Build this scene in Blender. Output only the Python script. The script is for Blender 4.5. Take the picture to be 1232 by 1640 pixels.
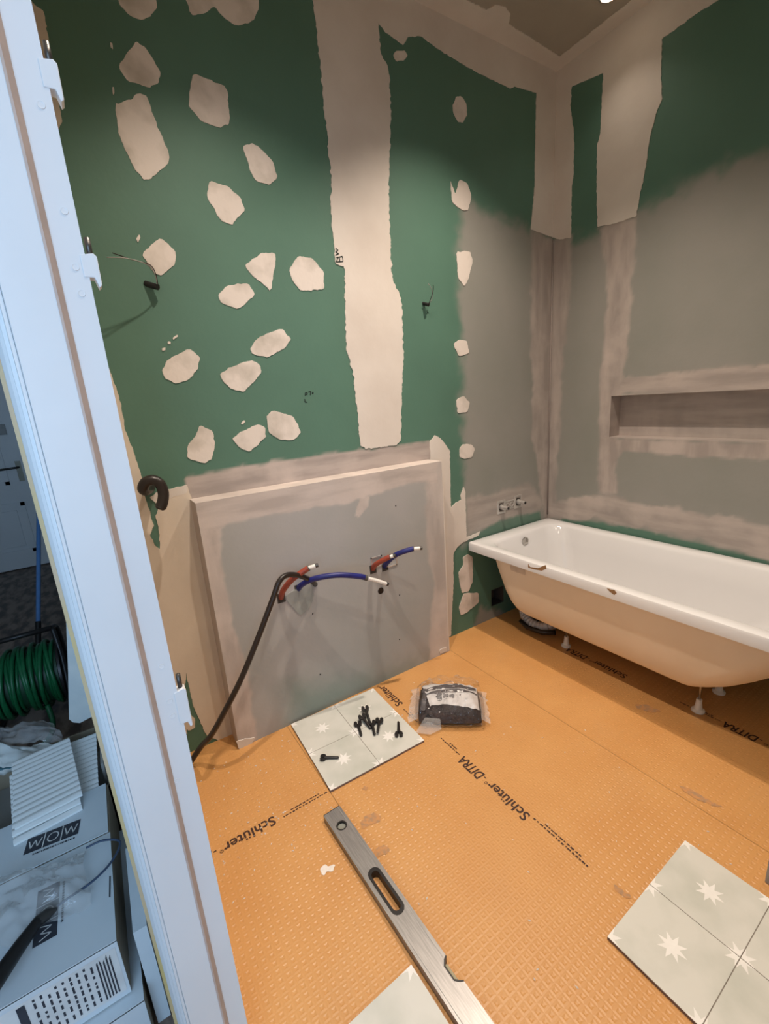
import bpy, bmesh, math, random
import numpy as np
from mathutils import Vector, Matrix

for o in list(bpy.data.objects): bpy.data.objects.remove(o, do_unlink=True)
scene = bpy.context.scene
COL = scene.collection
random.seed(7); rng = np.random.default_rng(7)

# ------------------------------------------------------------------ camera
# room axes: corner of the two tiled-to-be walls at the origin, left wall x=0, bath wall y=0, floor z=0
F_PX, YAW, PITCH, ROLL = 714.77, 1.0082, 0.2480, -0.0719
CAM = Vector((1.8906, -2.5037, 1.4383))
H = 3.10
_f = Vector((-math.sin(YAW)*math.cos(PITCH), math.cos(YAW)*math.cos(PITCH), -math.sin(PITCH)))
_r0 = Vector((math.cos(YAW), math.sin(YAW), 0)); _u0 = _r0.cross(_f)
_r = _r0*math.cos(ROLL) + _u0*math.sin(ROLL)
_u = -_r0*math.sin(ROLL) + _u0*math.cos(ROLL)
cd = bpy.data.cameras.new('camera'); cam = bpy.data.objects.new('camera', cd); COL.objects.link(cam)
cd.sensor_fit = 'VERTICAL'; cd.sensor_height = 24.0; cd.lens = F_PX/1640*24.0
cd.clip_start = 0.02
cam.matrix_world = Matrix(((_r.x, _u.x, -_f.x, CAM.x), (_r.y, _u.y, -_f.y, CAM.y), (_r.z, _u.z, -_f.z, CAM.z), (0, 0, 0, 1)))
scene.camera = cam
def at(px, ax, val):
    """point of the place seen at a pixel, on the plane <axis>=val"""
    d = _f + _r*((px[0]-616)/F_PX) - _u*((px[1]-820)/F_PX)
    t = (val-CAM[ax])/d[ax]
    return CAM + d*t

# ------------------------------------------------------------------ world, lights, exposure
w = bpy.data.worlds.new('world'); scene.world = w; w.use_nodes = True
bg = w.node_tree.nodes['Background']; bg.inputs[0].default_value = (0.62, 0.78, 1.0, 1); bg.inputs[1].default_value = 1.0
LAMPS = [(0.66, -0.95, 158), (1.62, -1.05, 40), (0.72, -1.90, 122), (1.62, -1.90, 66), (0.43, -0.215, 4)]      # ceiling spots: x, y, power
LAMP_COL = (1.0, 0.85, 0.71)
def spot(x, y, power):
    l = bpy.data.lights.new('ceiling_spot_beam', 'SPOT'); l.energy = power; l.color = LAMP_COL
    l.spot_size = math.radians(108); l.spot_blend = 1.0; l.shadow_soft_size = 0.02
    o = bpy.data.objects.new('ceiling_spot_beam', l); COL.objects.link(o); o.location = (x, y, H-0.035)
    return o
# daylight through the hall window
day = bpy.data.lights.new('window_daylight', 'AREA'); day.shape = 'RECTANGLE'; day.size = 1.2; day.size_y = 1.5
day.energy = 42; day.color = (0.44, 0.69, 1.0)
do = bpy.data.objects.new('window_daylight', day); COL.objects.link(do); do.location = (3.02, -3.35, 1.65)
do.rotation_euler = (math.radians(90), 0, math.radians(90))
vs = scene.view_settings
scene.display_settings.display_device = 'sRGB'
vs.view_transform = 'Standard'; vs.look = 'None'; vs.exposure = 0.0; vs.gamma = 1.0; vs.use_curve_mapping = False

# ------------------------------------------------------------------ helpers
def lin(r, g, b):
    f = lambda c: (c/255/12.92) if c/255 <= 0.04045 else ((c/255+0.055)/1.055)**2.4
    return (f(r), f(g), f(b))
def mat(name, col, rough=0.6, metal=0.0, col2=None, scale=8.0, stretch=(1, 1, 1), bump=0.0, bscale=None, trans=0.0, ior=1.45, lo=0.35, hi=0.65, coat=0.0, emit=None, spec=None):
    m = bpy.data.materials.new(name); m.use_nodes = True
    nt = m.node_tree; b = nt.nodes['Principled BSDF']
    b.inputs['Base Color'].default_value = (*col, 1); b.inputs['Roughness'].default_value = rough; b.inputs['Metallic'].default_value = metal
    b.inputs['Transmission Weight'].default_value = trans; b.inputs['IOR'].default_value = ior
    if coat: b.inputs['Coat Weight'].default_value = coat
    if spec is not None: b.inputs['Specular IOR Level'].default_value = spec
    if emit: b.inputs['Emission Color'].default_value = (*emit[0], 1); b.inputs['Emission Strength'].default_value = emit[1]
    tc = nt.nodes.new('ShaderNodeTexCoord'); mp = nt.nodes.new('ShaderNodeMapping'); mp.inputs['Scale'].default_value = stretch
    nt.links.new(tc.outputs['Object'], mp.inputs['Vector'])
    n = nt.nodes.new('ShaderNodeTexNoise'); n.inputs['Scale'].default_value = scale; n.inputs['Detail'].default_value = 5
    nt.links.new(mp.outputs[0], n.inputs['Vector'])
    c2 = col2 or tuple(c*0.88 for c in col)
    rp = nt.nodes.new('ShaderNodeValToRGB'); e = rp.color_ramp.elements
    e[0].position = lo; e[0].color = (*col, 1); e[1].position = hi; e[1].color = (*c2, 1)
    nt.links.new(n.outputs['Fac'], rp.inputs[0]); nt.links.new(rp.outputs[0], b.inputs['Base Color'])
    if bump:
        nb = nt.nodes.new('ShaderNodeTexNoise'); nb.inputs['Scale'].default_value = bscale or scale*6; nb.inputs['Detail'].default_value = 4
        nt.links.new(mp.outputs[0], nb.inputs['Vector'])
        bp = nt.nodes.new('ShaderNodeBump'); bp.inputs['Strength'].default_value = bump; bp.inputs['Distance'].default_value = 0.01
        nt.links.new(nb.outputs['Fac'], bp.inputs['Height']); nt.links.new(bp.outputs[0], b.inputs['Normal'])
    return m
def board_mat(name, green, grey, streak_a, streak_b):
    """moisture board: green paper, grey primer where the 'grey' attribute says so, primed filler where 'streak' does"""
    m = bpy.data.materials.new(name); m.use_nodes = True; nt = m.node_tree; L = nt.links.new
    b = nt.nodes['Principled BSDF']; b.inputs['Roughness'].default_value = 0.62
    tc = nt.nodes.new('ShaderNodeTexCoord')
    def noise(scale, stretch=(1, 1, 1), detail=4):
        mp = nt.nodes.new('ShaderNodeMapping'); mp.inputs['Scale'].default_value = stretch; L(tc.outputs['Object'], mp.inputs[0])
        n = nt.nodes.new('ShaderNodeTexNoise'); n.inputs['Scale'].default_value = scale; n.inputs['Detail'].default_value = detail; L(mp.outputs[0], n.inputs[0]); return n.outputs['Fac']
    def mix(f, a, c):
        x = nt.nodes.new('ShaderNodeMix'); x.data_type = 'RGBA'
        if hasattr(f, 'links'): L(f, x.inputs[0])
        else: x.inputs[0].default_value = f
        for s, v in ((6, a), (7, c)):
            if hasattr(v, 'links'): L(v, x.inputs[s])
            else: x.inputs[s].default_value = (*v, 1)
        return x.outputs[2]
    def ramp(f, lo, hi):
        r = nt.nodes.new('ShaderNodeMapRange'); r.inputs[1].default_value = lo; r.inputs[2].default_value = hi; L(f, r.inputs[0]); return r.outputs[0]
    def attr(n):
        a = nt.nodes.new('ShaderNodeAttribute'); a.attribute_name = n; return a.outputs['Fac']
    g = mix(ramp(noise(3.0), 0.3, 0.7), green, tuple(c*0.88 for c in green))
    gr = mix(ramp(noise(2.2), 0.35, 0.7), grey, tuple(c*0.86*k for c, k in zip(grey, (0.98, 1.03, 1.0))))
    nv = noise(6.0, (2.2, 2.2, 0.55), 6); nh = noise(6.0, (0.5, 0.5, 3.0), 6)
    xf = nt.nodes.new('ShaderNodeMix'); xf.data_type = 'FLOAT'; L(attr('hz'), xf.inputs[0]); L(nv, xf.inputs[2]); L(nh, xf.inputs[3])
    st = mix(ramp(xf.outputs[0], 0.40, 0.62), streak_a, streak_b)
    st = mix(ramp(noise(3.5, (1, 1, 1), 6), 0.52, 0.72), st, tuple(c*1.2 for c in streak_a))
    c1 = mix(attr('grey'), g, gr); c2 = mix(attr('streak'), c1, st)
    L(c2, b.inputs['Base Color'])
    bp = nt.nodes.new('ShaderNodeBump'); bp.inputs['Strength'].default_value = 0.12; bp.inputs['Distance'].default_value = 0.004
    L(noise(60.0), bp.inputs['Height']); L(bp.outputs[0], b.inputs['Normal'])
    return m

WL = {}
class MB:
    def __init__(s): s.v = []; s.f = []
    def add(s, vs, fs):
        k = len(s.v); s.v += [tuple(map(float, q)) for q in vs]; s.f += [tuple(i+k for i in f) for f in fs]; return s
    def box(s, x0, x1, y0, y1, z0, z1):
        return s.add([(x0, y0, z0), (x1, y0, z0), (x1, y1, z0), (x0, y1, z0), (x0, y0, z1), (x1, y0, z1), (x1, y1, z1), (x0, y1, z1)],
                     [(0, 3, 2, 1), (4, 5, 6, 7), (0, 1, 5, 4), (1, 2, 6, 5), (2, 3, 7, 6), (3, 0, 4, 7)])
    def quad(s, a, b, c, d): return s.add([a, b, c, d], [(0, 1, 2, 3)])
    def prism(s, pts, lo, hi, axis=2):
        """extrude a 2-D outline along an axis (pts in the other two axes, in xyz order)"""
        n = len(pts)
        def p3(p, h): q = list(p); q.insert(axis, h); return q
        vs = [p3(p, lo) for p in pts] + [p3(p, hi) for p in pts]
        fs = [tuple(range(n))[::-1], tuple(range(n, 2*n))] + [(i, (i+1) % n, n+(i+1) % n, n+i) for i in range(n)]
        return s.add(vs, fs)
    def tube(s, path, r, n=10, cap=True):
        P = [Vector(p) for p in path]; m = len(P); R = r if hasattr(r, '__len__') else [r]*m
        vs = []; up = None
        for i in range(m):
            t = (P[min(i+1, m-1)] - P[max(i-1, 0)]).normalized()
            if up is None:
                up = Vector((0, 0, 1)) if abs(t.z) < 0.9 else Vector((1, 0, 0))
            a = (up - t*up.dot(t)).normalized(); b = t.cross(a); up = a
            for k in range(n):
                an = 2*math.pi*k/n; vs.append(P[i] + (a*math.cos(an) + b*math.sin(an))*R[i])
        fs = [(i*n+k, i*n+(k+1) % n, (i+1)*n+(k+1) % n, (i+1)*n+k) for i in range(m-1) for k in range(n)]
        if cap: fs += [tuple(range(n))[::-1], tuple(range((m-1)*n, m*n))]
        return s.add(vs, fs)
    def rings(s, rings, cap0=False, cap1=False):
        n = len(rings[0]); vs = [p for r in rings for p in r]
        fs = [(i*n+k, i*n+(k+1) % n, (i+1)*n+(k+1) % n, (i+1)*n+k) for i in range(len(rings)-1) for k in range(n)]
        if cap0: fs.append(tuple(range(n))[::-1])
        if cap1: fs.append(tuple(range((len(rings)-1)*n, len(rings)*n)))
        return s.add(vs, fs)
    def cyl(s, p0, p1, r, n=16): return s.tube([p0, p1], r, n)
    def build(s, name, m, parent=None, smooth=False, bevel=0.0, auto=None):
        off = WL.get(parent.name, Vector((0, 0, 0))) if parent else Vector((0, 0, 0))
        me = bpy.data.meshes.new(name); me.from_pydata([(a-off.x, b-off.y, c-off.z) for a, b, c in s.v], [], s.f)
        bm = bmesh.new(); bm.from_mesh(me); bmesh.ops.recalc_face_normals(bm, faces=bm.faces)
        if bevel: bmesh.ops.bevel(bm, geom=list(bm.edges), offset=bevel, segments=2, affect='EDGES', profile=0.6)
        bm.to_mesh(me); bm.free()
        if smooth:
            for p in me.polygons: p.use_smooth = True
            if auto:
                try: me.set_sharp_from_angle(angle=math.radians(auto))
                except Exception: pass
        o = bpy.data.objects.new(name, me); COL.objects.link(o); me.materials.append(m)
        if parent: o.parent = parent
        WL[o.name] = off
        return o
def empty(name, loc=(0, 0, 0)):
    o = bpy.data.objects.new(name, None); COL.objects.link(o); o.location = loc; o.empty_display_size = 0.05; WL[o.name] = Vector(loc); return o
def tag(o, label=None, cat=None, group=None, kind=None):
    if label: o['label'] = label
    if cat: o['category'] = cat
    if group: o['group'] = group
    if kind: o['kind'] = kind
    return o
def spline(pts, n=8):
    """Catmull-Rom through points"""
    P = [Vector(p) for p in pts]; out = []
    for i in range(len(P)-1):
        a, b, c, d = P[max(i-1, 0)], P[i], P[i+1], P[min(i+2, len(P)-1)]
        for k in range(n):
            t = k/n
            out.append(0.5*((2*b) + (c-a)*t + (2*a-5*b+4*c-d)*t*t + (-a+3*b-3*c+d)*t**3))
    return out + [P[-1]]
def vnoise(x, y, seed=0):
    """smooth value noise, arrays in, about -1..1 out"""
    x = np.asarray(x, float); y = np.asarray(y, float)
    xi = np.floor(x).astype(int); yi = np.floor(y).astype(int); fx = x-xi; fy = y-yi
    def h(a, b):
        n = (a*374761393 + b*668265263 + seed*974634777) & 0x7fffffff
        n = ((n ^ (n >> 13))*1274126177) & 0x7fffffff
        return ((n ^ (n >> 16)) & 0xffff)/32767.5 - 1
    sx = fx*fx*(3-2*fx); sy = fy*fy*(3-2*fy)
    return (h(xi, yi)*(1-sx)+h(xi+1, yi)*sx)*(1-sy) + (h(xi, yi+1)*(1-sx)+h(xi+1, yi+1)*sx)*sy
def fbm(x, y, seed=0): return vnoise(x, y, seed)*0.55 + vnoise(x*2.1, y*2.1, seed+1)*0.3 + vnoise(x*4.3, y*4.3, seed+2)*0.15
def sdist(U, V, poly):
    """signed distance, positive inside"""
    P = np.array(poly, float); d = np.full(U.shape, 1e9); ins = np.zeros(U.shape, bool)
    for i in range(len(P)):
        a, b = P[i], P[(i+1) % len(P)]; e = b-a
        t = np.clip(((U-a[0])*e[0]+(V-a[1])*e[1])/(e@e+1e-12), 0, 1)
        d = np.minimum(d, np.hypot(U-a[0]-t*e[0], V-a[1]-t*e[1]))
        c = ((a[1] > V) != (b[1] > V)) & (U < (b[0]-a[0])*(V-a[1])/(b[1]-a[1]+1e-12)+a[0]); ins ^= c
    return np.where(ins, d, -d)
def mask(U, V, poly, soft, seed=0, amp=0.02, freq=14):
    s = sdist(U, V, poly) + fbm(U*freq, V*freq, seed)*amp
    t = np.clip(s/(2*soft)+0.5, 0, 1); return t*t*(3-2*t)
def text_mesh(txt, width, shear=0.0, bold=0.0):
    c = bpy.data.curves.new('txt', 'FONT'); c.body = txt; c.size = 1.0; c.shear = shear; c.offset = bold; c.resolution_u = 3; c.align_x = 'LEFT'
    o = bpy.data.objects.new('txt', c); COL.objects.link(o); dg = bpy.context.evaluated_depsgraph_get(); dg.update()
    me = bpy.data.meshes.new_from_object(o.evaluated_get(dg)); bpy.data.objects.remove(o, do_unlink=True)
    xs = [v.co.x for v in me.vertices]; k = width/(max(xs)-min(xs)); x0 = min(xs)
    vs = [((v.co.x-x0)*k, v.co.y*k) for v in me.vertices]; fs = [tuple(p.vertices) for p in me.polygons]; bpy.data.meshes.remove(me)
    return vs, fs

# ------------------------------------------------------------------ materials
GREEN = (0.084, 0.182, 0.132); GREY = (0.272, 0.262, 0.238); PLA = (0.66, 0.60, 0.54)
M = {}
M['board'] = board_mat('moisture_board', GREEN, GREY, (0.43, 0.365, 0.33), (0.315, 0.27, 0.245))
M['lit_boxboard'] = board_mat('lit_boxing_board', GREEN, (0.385, 0.372, 0.365), (0.54, 0.47, 0.43), (0.415, 0.36, 0.33))  # same primer as the walls, colour lightened in place of more light
M['plaster'] = mat('joint_plaster', PLA, 0.75, col2=(0.60, 0.535, 0.475), scale=4, bump=0.08, bscale=40)
M['patch'] = mat('filler_patch', (0.68, 0.61, 0.55), 0.75, col2=(0.47, 0.42, 0.36), scale=9, lo=0.45, hi=0.72, bump=0.1, bscale=60)
M['cream_plaster'] = mat('cream_plaster', (0.66, 0.575, 0.475), 0.75, col2=(0.60, 0.52, 0.43), scale=5, bump=0.06, bscale=40)
M['ceiling'] = mat('ceiling_board', (0.38, 0.33, 0.27), 0.8, col2=(0.34, 0.30, 0.245), scale=4)
M['wallpaint'] = mat('hall_paint', (0.72, 0.70, 0.66), 0.7, scale=3)
M['paint'] = mat('white_gloss_paint', (0.70, 0.705, 0.715), 0.38, col2=(0.66, 0.665, 0.675), scale=3, bump=0.04, bscale=25)
M['seal'] = mat('beige_seal', (0.52, 0.42, 0.37), 0.6, scale=30)
M['ochre'] = mat('ochre_edge', (0.62, 0.46, 0.17), 0.7, col2=(0.62, 0.45, 0.30), scale=4)
M['steel'] = mat('steel', (0.55, 0.53, 0.50), 0.3, metal=1.0, scale=40)
M['galv'] = mat('galvanised', (0.62, 0.59, 0.56), 0.3, metal=0.6, scale=40)
M['dark_steel'] = mat('dark_steel', (0.10, 0.095, 0.09), 0.4, metal=0.8, scale=40)
M['alu'] = mat('brushed_aluminium', (0.36, 0.345, 0.335), 0.38, metal=0.7, col2=(0.28, 0.27, 0.262), scale=20, stretch=(1, 14, 1))
M['black'] = mat('black_plastic', (0.012, 0.010, 0.010), 0.4, scale=20)
M['cable'] = mat('black_conduit', (0.020, 0.014, 0.012), 0.32, scale=20)
M['red'] = mat('red_sleeve', (0.30, 0.055, 0.028), 0.45, col2=(0.24, 0.042, 0.024), scale=30)
M['blue'] = mat('blue_sleeve', (0.012, 0.016, 0.15), 0.4, col2=(0.01, 0.012, 0.11), scale=30)
M['greysleeve'] = mat('grey_cut_sleeve', (0.09, 0.085, 0.075), 0.6, scale=50)
M['pex'] = mat('white_pipe', (0.82, 0.79, 0.74), 0.35, scale=30)
M['bath'] = mat('white_acrylic', (0.69, 0.68, 0.68), 0.10, col2=(0.68, 0.67, 0.67), scale=3, coat=0.3)
M['shell'] = mat('raw_fibreglass', (0.85, 0.755, 0.61), 0.55, col2=(0.81, 0.715, 0.57), scale=5)
M['tape'] = mat('brown_tape', (0.30, 0.17, 0.08), 0.4, scale=30)
M['tile'] = mat('sage_tile', (0.60, 0.595, 0.545), 0.42, col2=(0.49, 0.50, 0.445), scale=7, lo=0.42, hi=0.68)
M['star'] = mat('star_print', (0.80, 0.785, 0.75), 0.45, col2=(0.75, 0.735, 0.70), scale=40)
M['tilebody'] = mat('tile_biscuit', (0.20, 0.13, 0.11), 0.8, scale=40)
M['groove'] = mat('tile_groove', (0.22, 0.19, 0.16), 0.8, scale=40)
M['ink'] = mat('brown_print', (0.045, 0.018, 0.012), 0.6, scale=200)
M['label'] = mat('label_paper', (0.74, 0.75, 0.74), 0.6, scale=20)
M['labelink'] = mat('label_ink', (0.04, 0.045, 0.06), 0.6, scale=60)
M['carton'] = mat('pale_carton', (0.68, 0.74, 0.78), 0.5, col2=(0.62, 0.69, 0.74), scale=6)
M['kraft'] = mat('kraft_carton', (0.33, 0.27, 0.19), 0.75, col2=(0.28, 0.23, 0.165), scale=12)
M['glaze'] = mat('white_glaze', (0.86, 0.87, 0.86), 0.08, col2=(0.82, 0.84, 0.84), scale=6, coat=0.4)
M['hallfloor'] = mat('hall_parquet', (0.30, 0.215, 0.165), 0.5, col2=(0.10, 0.068, 0.055), scale=7, stretch=(1, 2.4, 1), lo=0.42, hi=0.6)
M['polebl'] = mat('blue_metal', (0.10, 0.24, 0.52), 0.4, scale=30)
M['hose'] = mat('green_cable', (0.008, 0.13, 0.045), 0.35, col2=(0.006, 0.10, 0.035), scale=30)
M['cloth'] = mat('white_sheet', (0.72, 0.74, 0.72), 0.6, col2=(0.62, 0.66, 0.66), scale=10, bump=0.2, bscale=20)
M['teal'] = mat('teal_paper', (0.06, 0.16, 0.20), 0.6, scale=20)
M['lens'] = mat('lamp_lens', (0.9, 0.85, 0.75), 0.4, emit=((1.0, 0.80, 0.58), 14.0), scale=20)
M['dust'] = mat('plaster_dust', (0.78, 0.72, 0.65), 0.85, scale=60)
M['smudge'] = mat('mortar_smudge', (0.36, 0.22, 0.125), 0.85, col2=(0.54, 0.26, 0.095), scale=70)
M['darkhole'] = mat('dark_hole', (0.05, 0.042, 0.035), 0.9, scale=20)  # near-black that stands in for the shade inside openings
M['deadboard'] = mat('grey_board', (0.34, 0.33, 0.31), 0.7, scale=6)
M['print_grey'] = mat('grey_print', (0.10, 0.09, 0.095), 0.5, scale=60)
M['paper'] = mat('insert_paper', (0.68, 0.66, 0.66), 0.5, scale=30)
M['beads'] = mat('dark_contents', (0.016, 0.012, 0.014), 0.6, col2=(0.035, 0.025, 0.027), scale=60, bump=0.4, bscale=120)
def film_mat(name='clear_film', milk=0.0):
    m = bpy.data.materials.new(name); m.use_nodes = True; nt = m.node_tree; nt.nodes.clear()
    out = nt.nodes.new('ShaderNodeOutputMaterial'); mx = nt.nodes.new('ShaderNodeMixShader'); tr = nt.nodes.new('ShaderNodeBsdfTransparent'); gl = nt.nodes.new('ShaderNodeBsdfGlossy')
    tr.inputs[0].default_value = (0.985, 0.985, 0.985, 1); gl.inputs[0].default_value = (0.9, 0.9, 0.9, 1); gl.inputs['Roughness'].default_value = 0.06
    lw = nt.nodes.new('ShaderNodeLayerWeight'); lw.inputs[0].default_value = 0.22
    mr = nt.nodes.new('ShaderNodeMapRange'); mr.inputs[3].default_value = 0.035; mr.inputs[4].default_value = 0.42
    n = nt.nodes.new('ShaderNodeTexNoise'); n.inputs['Scale'].default_value = 45; bp = nt.nodes.new('ShaderNodeBump'); bp.inputs['Strength'].default_value = 0.9; bp.inputs['Distance'].default_value = 0.008
    tc = nt.nodes.new('ShaderNodeTexCoord'); nt.links.new(tc.outputs['Object'], n.inputs[0])
    L = nt.links.new; L(n.outputs[0], bp.inputs['Height']); L(bp.outputs[0], gl.inputs['Normal']); L(lw.outputs['Fresnel'], mr.inputs[0]); L(mr.outputs[0], mx.inputs[0]); L(tr.outputs[0], mx.inputs[1]); L(gl.outputs[0], mx.inputs[2])
    if milk:
        df = nt.nodes.new('ShaderNodeBsdfDiffuse'); df.inputs[0].default_value = (0.8, 0.8, 0.8, 1); m2 = nt.nodes.new('ShaderNodeMixShader'); m2.inputs[0].default_value = milk
        L(mx.outputs[0], m2.inputs[1]); L(df.outputs[0], m2.inputs[2]); L(m2.outputs[0], out.inputs[0])
    else: L(mx.outputs[0], out.inputs[0])
    return m
M['film'] = film_mat(); M['milky'] = film_mat('milky_film', 0.28)
def mem_mat():
    m = mat('orange_membrane', (0.585, 0.305, 0.108), 0.40, col2=(0.545, 0.27, 0.090), scale=5, lo=0.3, hi=0.7)
    nt = m.node_tree; b = nt.nodes['Principled BSDF']; L = nt.links.new
    tc = nt.nodes['Texture Coordinate']
    n = nt.nodes.new('ShaderNodeTexNoise'); n.inputs['Scale'].default_value = 3.2; n.inputs['Detail'].default_value = 8; n.inputs['Roughness'].default_value = 0.7; L(tc.outputs['Object'], n.inputs[0])
    mr = nt.nodes.new('ShaderNodeMapRange'); mr.inputs[1].default_value = 0.52; mr.inputs[2].default_value = 0.72; mr.inputs[4].default_value = 0.28; L(n.outputs[0], mr.inputs[0])
    src = b.inputs['Base Color'].links[0].from_socket
    x = nt.nodes.new('ShaderNodeMix'); x.data_type = 'RGBA'; x.inputs[7].default_value = (0.52, 0.30, 0.14, 1); L(mr.outputs[0], x.inputs[0]); L(src, x.inputs[6]); L(x.outputs[2], b.inputs['Base Color'])
    return m
M['membrane'] = mem_mat()

# ------------------------------------------------------------------ floor with its membrane sheets
XR = 2.20; YD = -2.464; YH = -2.570; HALL_Y = -4.25; HALL_X0 = -3.86; HALL_X1 = 3.10
floor = tag(MB().box(0, XR, YH, 0.0, -0.12, -0.006).build('floor', M['deadboard']), 'grey screed floor under the orange membrane', kind='structure')
def sheet(x0, x1, y0, y1, p=0.022):
    nx = max(1, round((x1-x0)/p)); ny = max(1, round((y1-y0)/p)); dx = (x1-x0)/nx; dy = (y1-y0)/ny
    V = []; Fc = []
    for j in range(ny+1):
        for i in range(nx+1): V.append((x0+i*dx, y0+j*dy, 0.0))
    g = lambda i, j: j*(nx+1)+i
    a, c, dep = 0.27, 0.10, 0.0006
    for j in range(ny):
        for i in range(nx):
            cx = x0+(i+.5)*dx; cy = y0+(j+.5)*dy; k = len(V)
            q = 0.85+0.3*random.random()
            V += [(cx-a*dx, cy-a*dy, 0.0004), (cx+a*dx, cy-a*dy, 0.0004), (cx+a*dx, cy+a*dy, 0.0004), (cx-a*dx, cy+a*dy, 0.0004)]
            V += [(cx-c*dx, cy-c*dy, -dep*q), (cx+c*dx, cy-c*dy, -dep*q), (cx+c*dx, cy+c*dy, -dep*q), (cx-c*dx, cy+c*dy, -dep*q)]
            G = [g(i, j), g(i+1, j), g(i+1, j+1), g(i, j+1)]
            for e in range(4):
                Fc.append((G[e], G[(e+1) % 4], k+(e+1) % 4, k+e)); Fc.append((k+e, k+(e+1) % 4, k+4+(e+1) % 4, k+4+e))
            Fc.append((k+4, k+5, k+6, k+7))
    me = bpy.data.meshes.new('membrane_sheet'); me.from_pydata(V, [], Fc); me.materials.append(M['membrane'])
    o = bpy.data.objects.new('membrane_sheet', me); COL.objects.link(o); o.parent = floor; WL[o.name] = Vector((0, 0, 0)); return o
shC = sheet(0.0, XR, -0.9993, 0.0); shB = sheet(0.0, XR, -1.9993, -1.0007); shA = sheet(0.0, XR, YH+0.02, -2.0007)
ZP = 0.0011
def print_on(parent, vs, fs, ox, oy, ang, name='lettering', z=ZP, m=None):
    c, s = math.cos(ang), math.sin(ang)
    b = MB(); b.add([(ox+x*c-y*s, oy+x*s+y*c, z) for x, y in vs], fs)
    return b.build(name, m or M['ink'], parent)
TV, TF = [], []
for _t, _x, _w, _y, _sh, _b in (('Schlüter', 0.0, 0.180, 0.0, 0.0, 0.016), ('®', 0.182, 0.013, 0.018, 0.0, 0.02), ('-', 0.203, 0.009, 0.003, 0.0, 0.03), ('DITRA', 0.217, 0.119, 0.0, 0.14, 0.022)):
    _v, _f2 = text_mesh(_t, _w, _sh, _b); _k = len(TV); TV += [(x+_x, y*(1.38 if _t == 'DITRA' else 1.0)+_y) for x, y in _v]; TF += [tuple(i+_k for i in f) for f in _f2]
def small_lines(parent, ox, oy, ang, length, rows=2, inset=0.03, hh=0.006):
    b = MB(); c, s = math.cos(ang), math.sin(ang)
    for r_ in range(rows):
        x = 0.0 if r_ == 0 else inset
        yy = (0.5-r_)*hh*1.9
        while x < length-(0 if r_ == 0 else inset*1.2):
            wd = random.uniform(0.004, 0.013); t = hh*random.uniform(.6, 1.0)
            P = [(x, yy), (x+wd, yy), (x+wd, yy+t), (x, yy+t)]
            b.quad(*[(ox+u*c-v*s, oy+u*s+v*c, ZP) for u, v in P]); x += wd+random.uniform(0.002, 0.006)
    b.build('small_print', M['ink'], parent)
PI = math.pi
for sx in (1.074, 0.320, 1.828):                 # sheet B: lettering reads towards the left wall
    vs = [(x, y-0.012) for x, y in TV]
    if sx < 0.34:                                 # cut where the boxing stands
        keep = [f for f in TF if max(TV[i][0] for i in f) < 0.20]
        print_on(shB, vs, keep, sx, -1.497, PI)
    else: print_on(shB, vs, TF, sx, -1.490, PI)
small_lines(shB, 1.29, -1.470, PI, 0.20); small_lines(shB, 0.722, -1.480, PI, 0.11); small_lines(shB, 0.465, -1.500, PI, 0.11)
for sx in (0.855, 1.609): print_on(shC, [(x, y-0.012) for x, y in TV], TF, sx, -0.483, PI)
small_lines(shC, 1.26, -0.476, PI, 0.15)
print_on(shA, [(x, y-0.012) for x, y in TV], TF, 0.538, -2.214, -PI/2)
small_lines(shA, 0.545, -2.010, -PI/2, 0.175)

# ------------------------------------------------------------------ walls
def wall_grid(name, u0, u1, v0, v1, step, to3, polys, holes=(), extra=None, m='board'):
    nu = round((u1-u0)/step); nv = round((v1-v0)/step)
    us = np.linspace(u0, u1, nu+1); vs_ = np.linspace(v0, v1, nv+1)
    for (a, b_, c, d) in holes:                       # snap grid lines to the opening
        for arr, vals in ((us, (a, b_)), (vs_, (c, d))):
            for q in vals:
                k = int(np.argmin(abs(arr-q))); arr[k] = q
    U, V = np.meshgrid(us, vs_)
    pts = [to3(u, v, 0.0) for u, v in zip(U.ravel(), V.ravel())]
    gid = lambda i, j: j*(nu+1)+i
    fs = []
    for j in range(nv):
        for i in range(nu):
            cu = (us[i]+us[i+1])/2; cv = (vs_[j]+vs_[j+1])/2
            if any(a < cu < b_ and c < cv < d for a, b_, c, d in holes): continue
            fs.append((gid(i, j), gid(i+1, j), gid(i+1, j+1), gid(i, j+1)))
    ng = len(pts); Uf, Vf = list(U.ravel()), list(V.ravel())
    if extra:
        ev, ef, euv = extra
        fs += [tuple(i+ng for i in f) for f in ef]; pts += ev; Uf += [e[0] for e in euv]; Vf += [e[1] for e in euv]
    Uf = np.array(Uf); Vf = np.array(Vf)
    A = {'grey': np.zeros(len(pts)), 'streak': np.zeros(len(pts)), 'hz': np.zeros(len(pts))}
    for i, (ch, poly, soft, amp, val) in enumerate(polys):
        mk = mask(Uf, Vf, poly, soft, seed=i*5+3, amp=amp)
        if ch == 'streakh': ch = 'streak'; A['hz'] = np.maximum(A['hz'], mk)
        if val >= 0: A[ch] = np.maximum(A[ch], mk*val)
        else: A[ch] *= (1-mk*(-val))
    me = bpy.data.meshes.new(name); me.from_pydata(pts, [], fs); me.materials.append(M[m])
    for k, v in A.items():
        at_ = me.attributes.new(k, 'FLOAT', 'POINT'); at_.data.foreach_set('value', v.astype(np.float32))
    bm = bmesh.new(); bm.from_mesh(me); bmesh.ops.recalc_face_normals(bm, faces=bm.faces); bm.to_mesh(me); bm.free()
    o = bpy.data.objects.new(name, me); COL.objects.link(o); WL[o.name] = Vector((0, 0, 0)); return o
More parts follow.
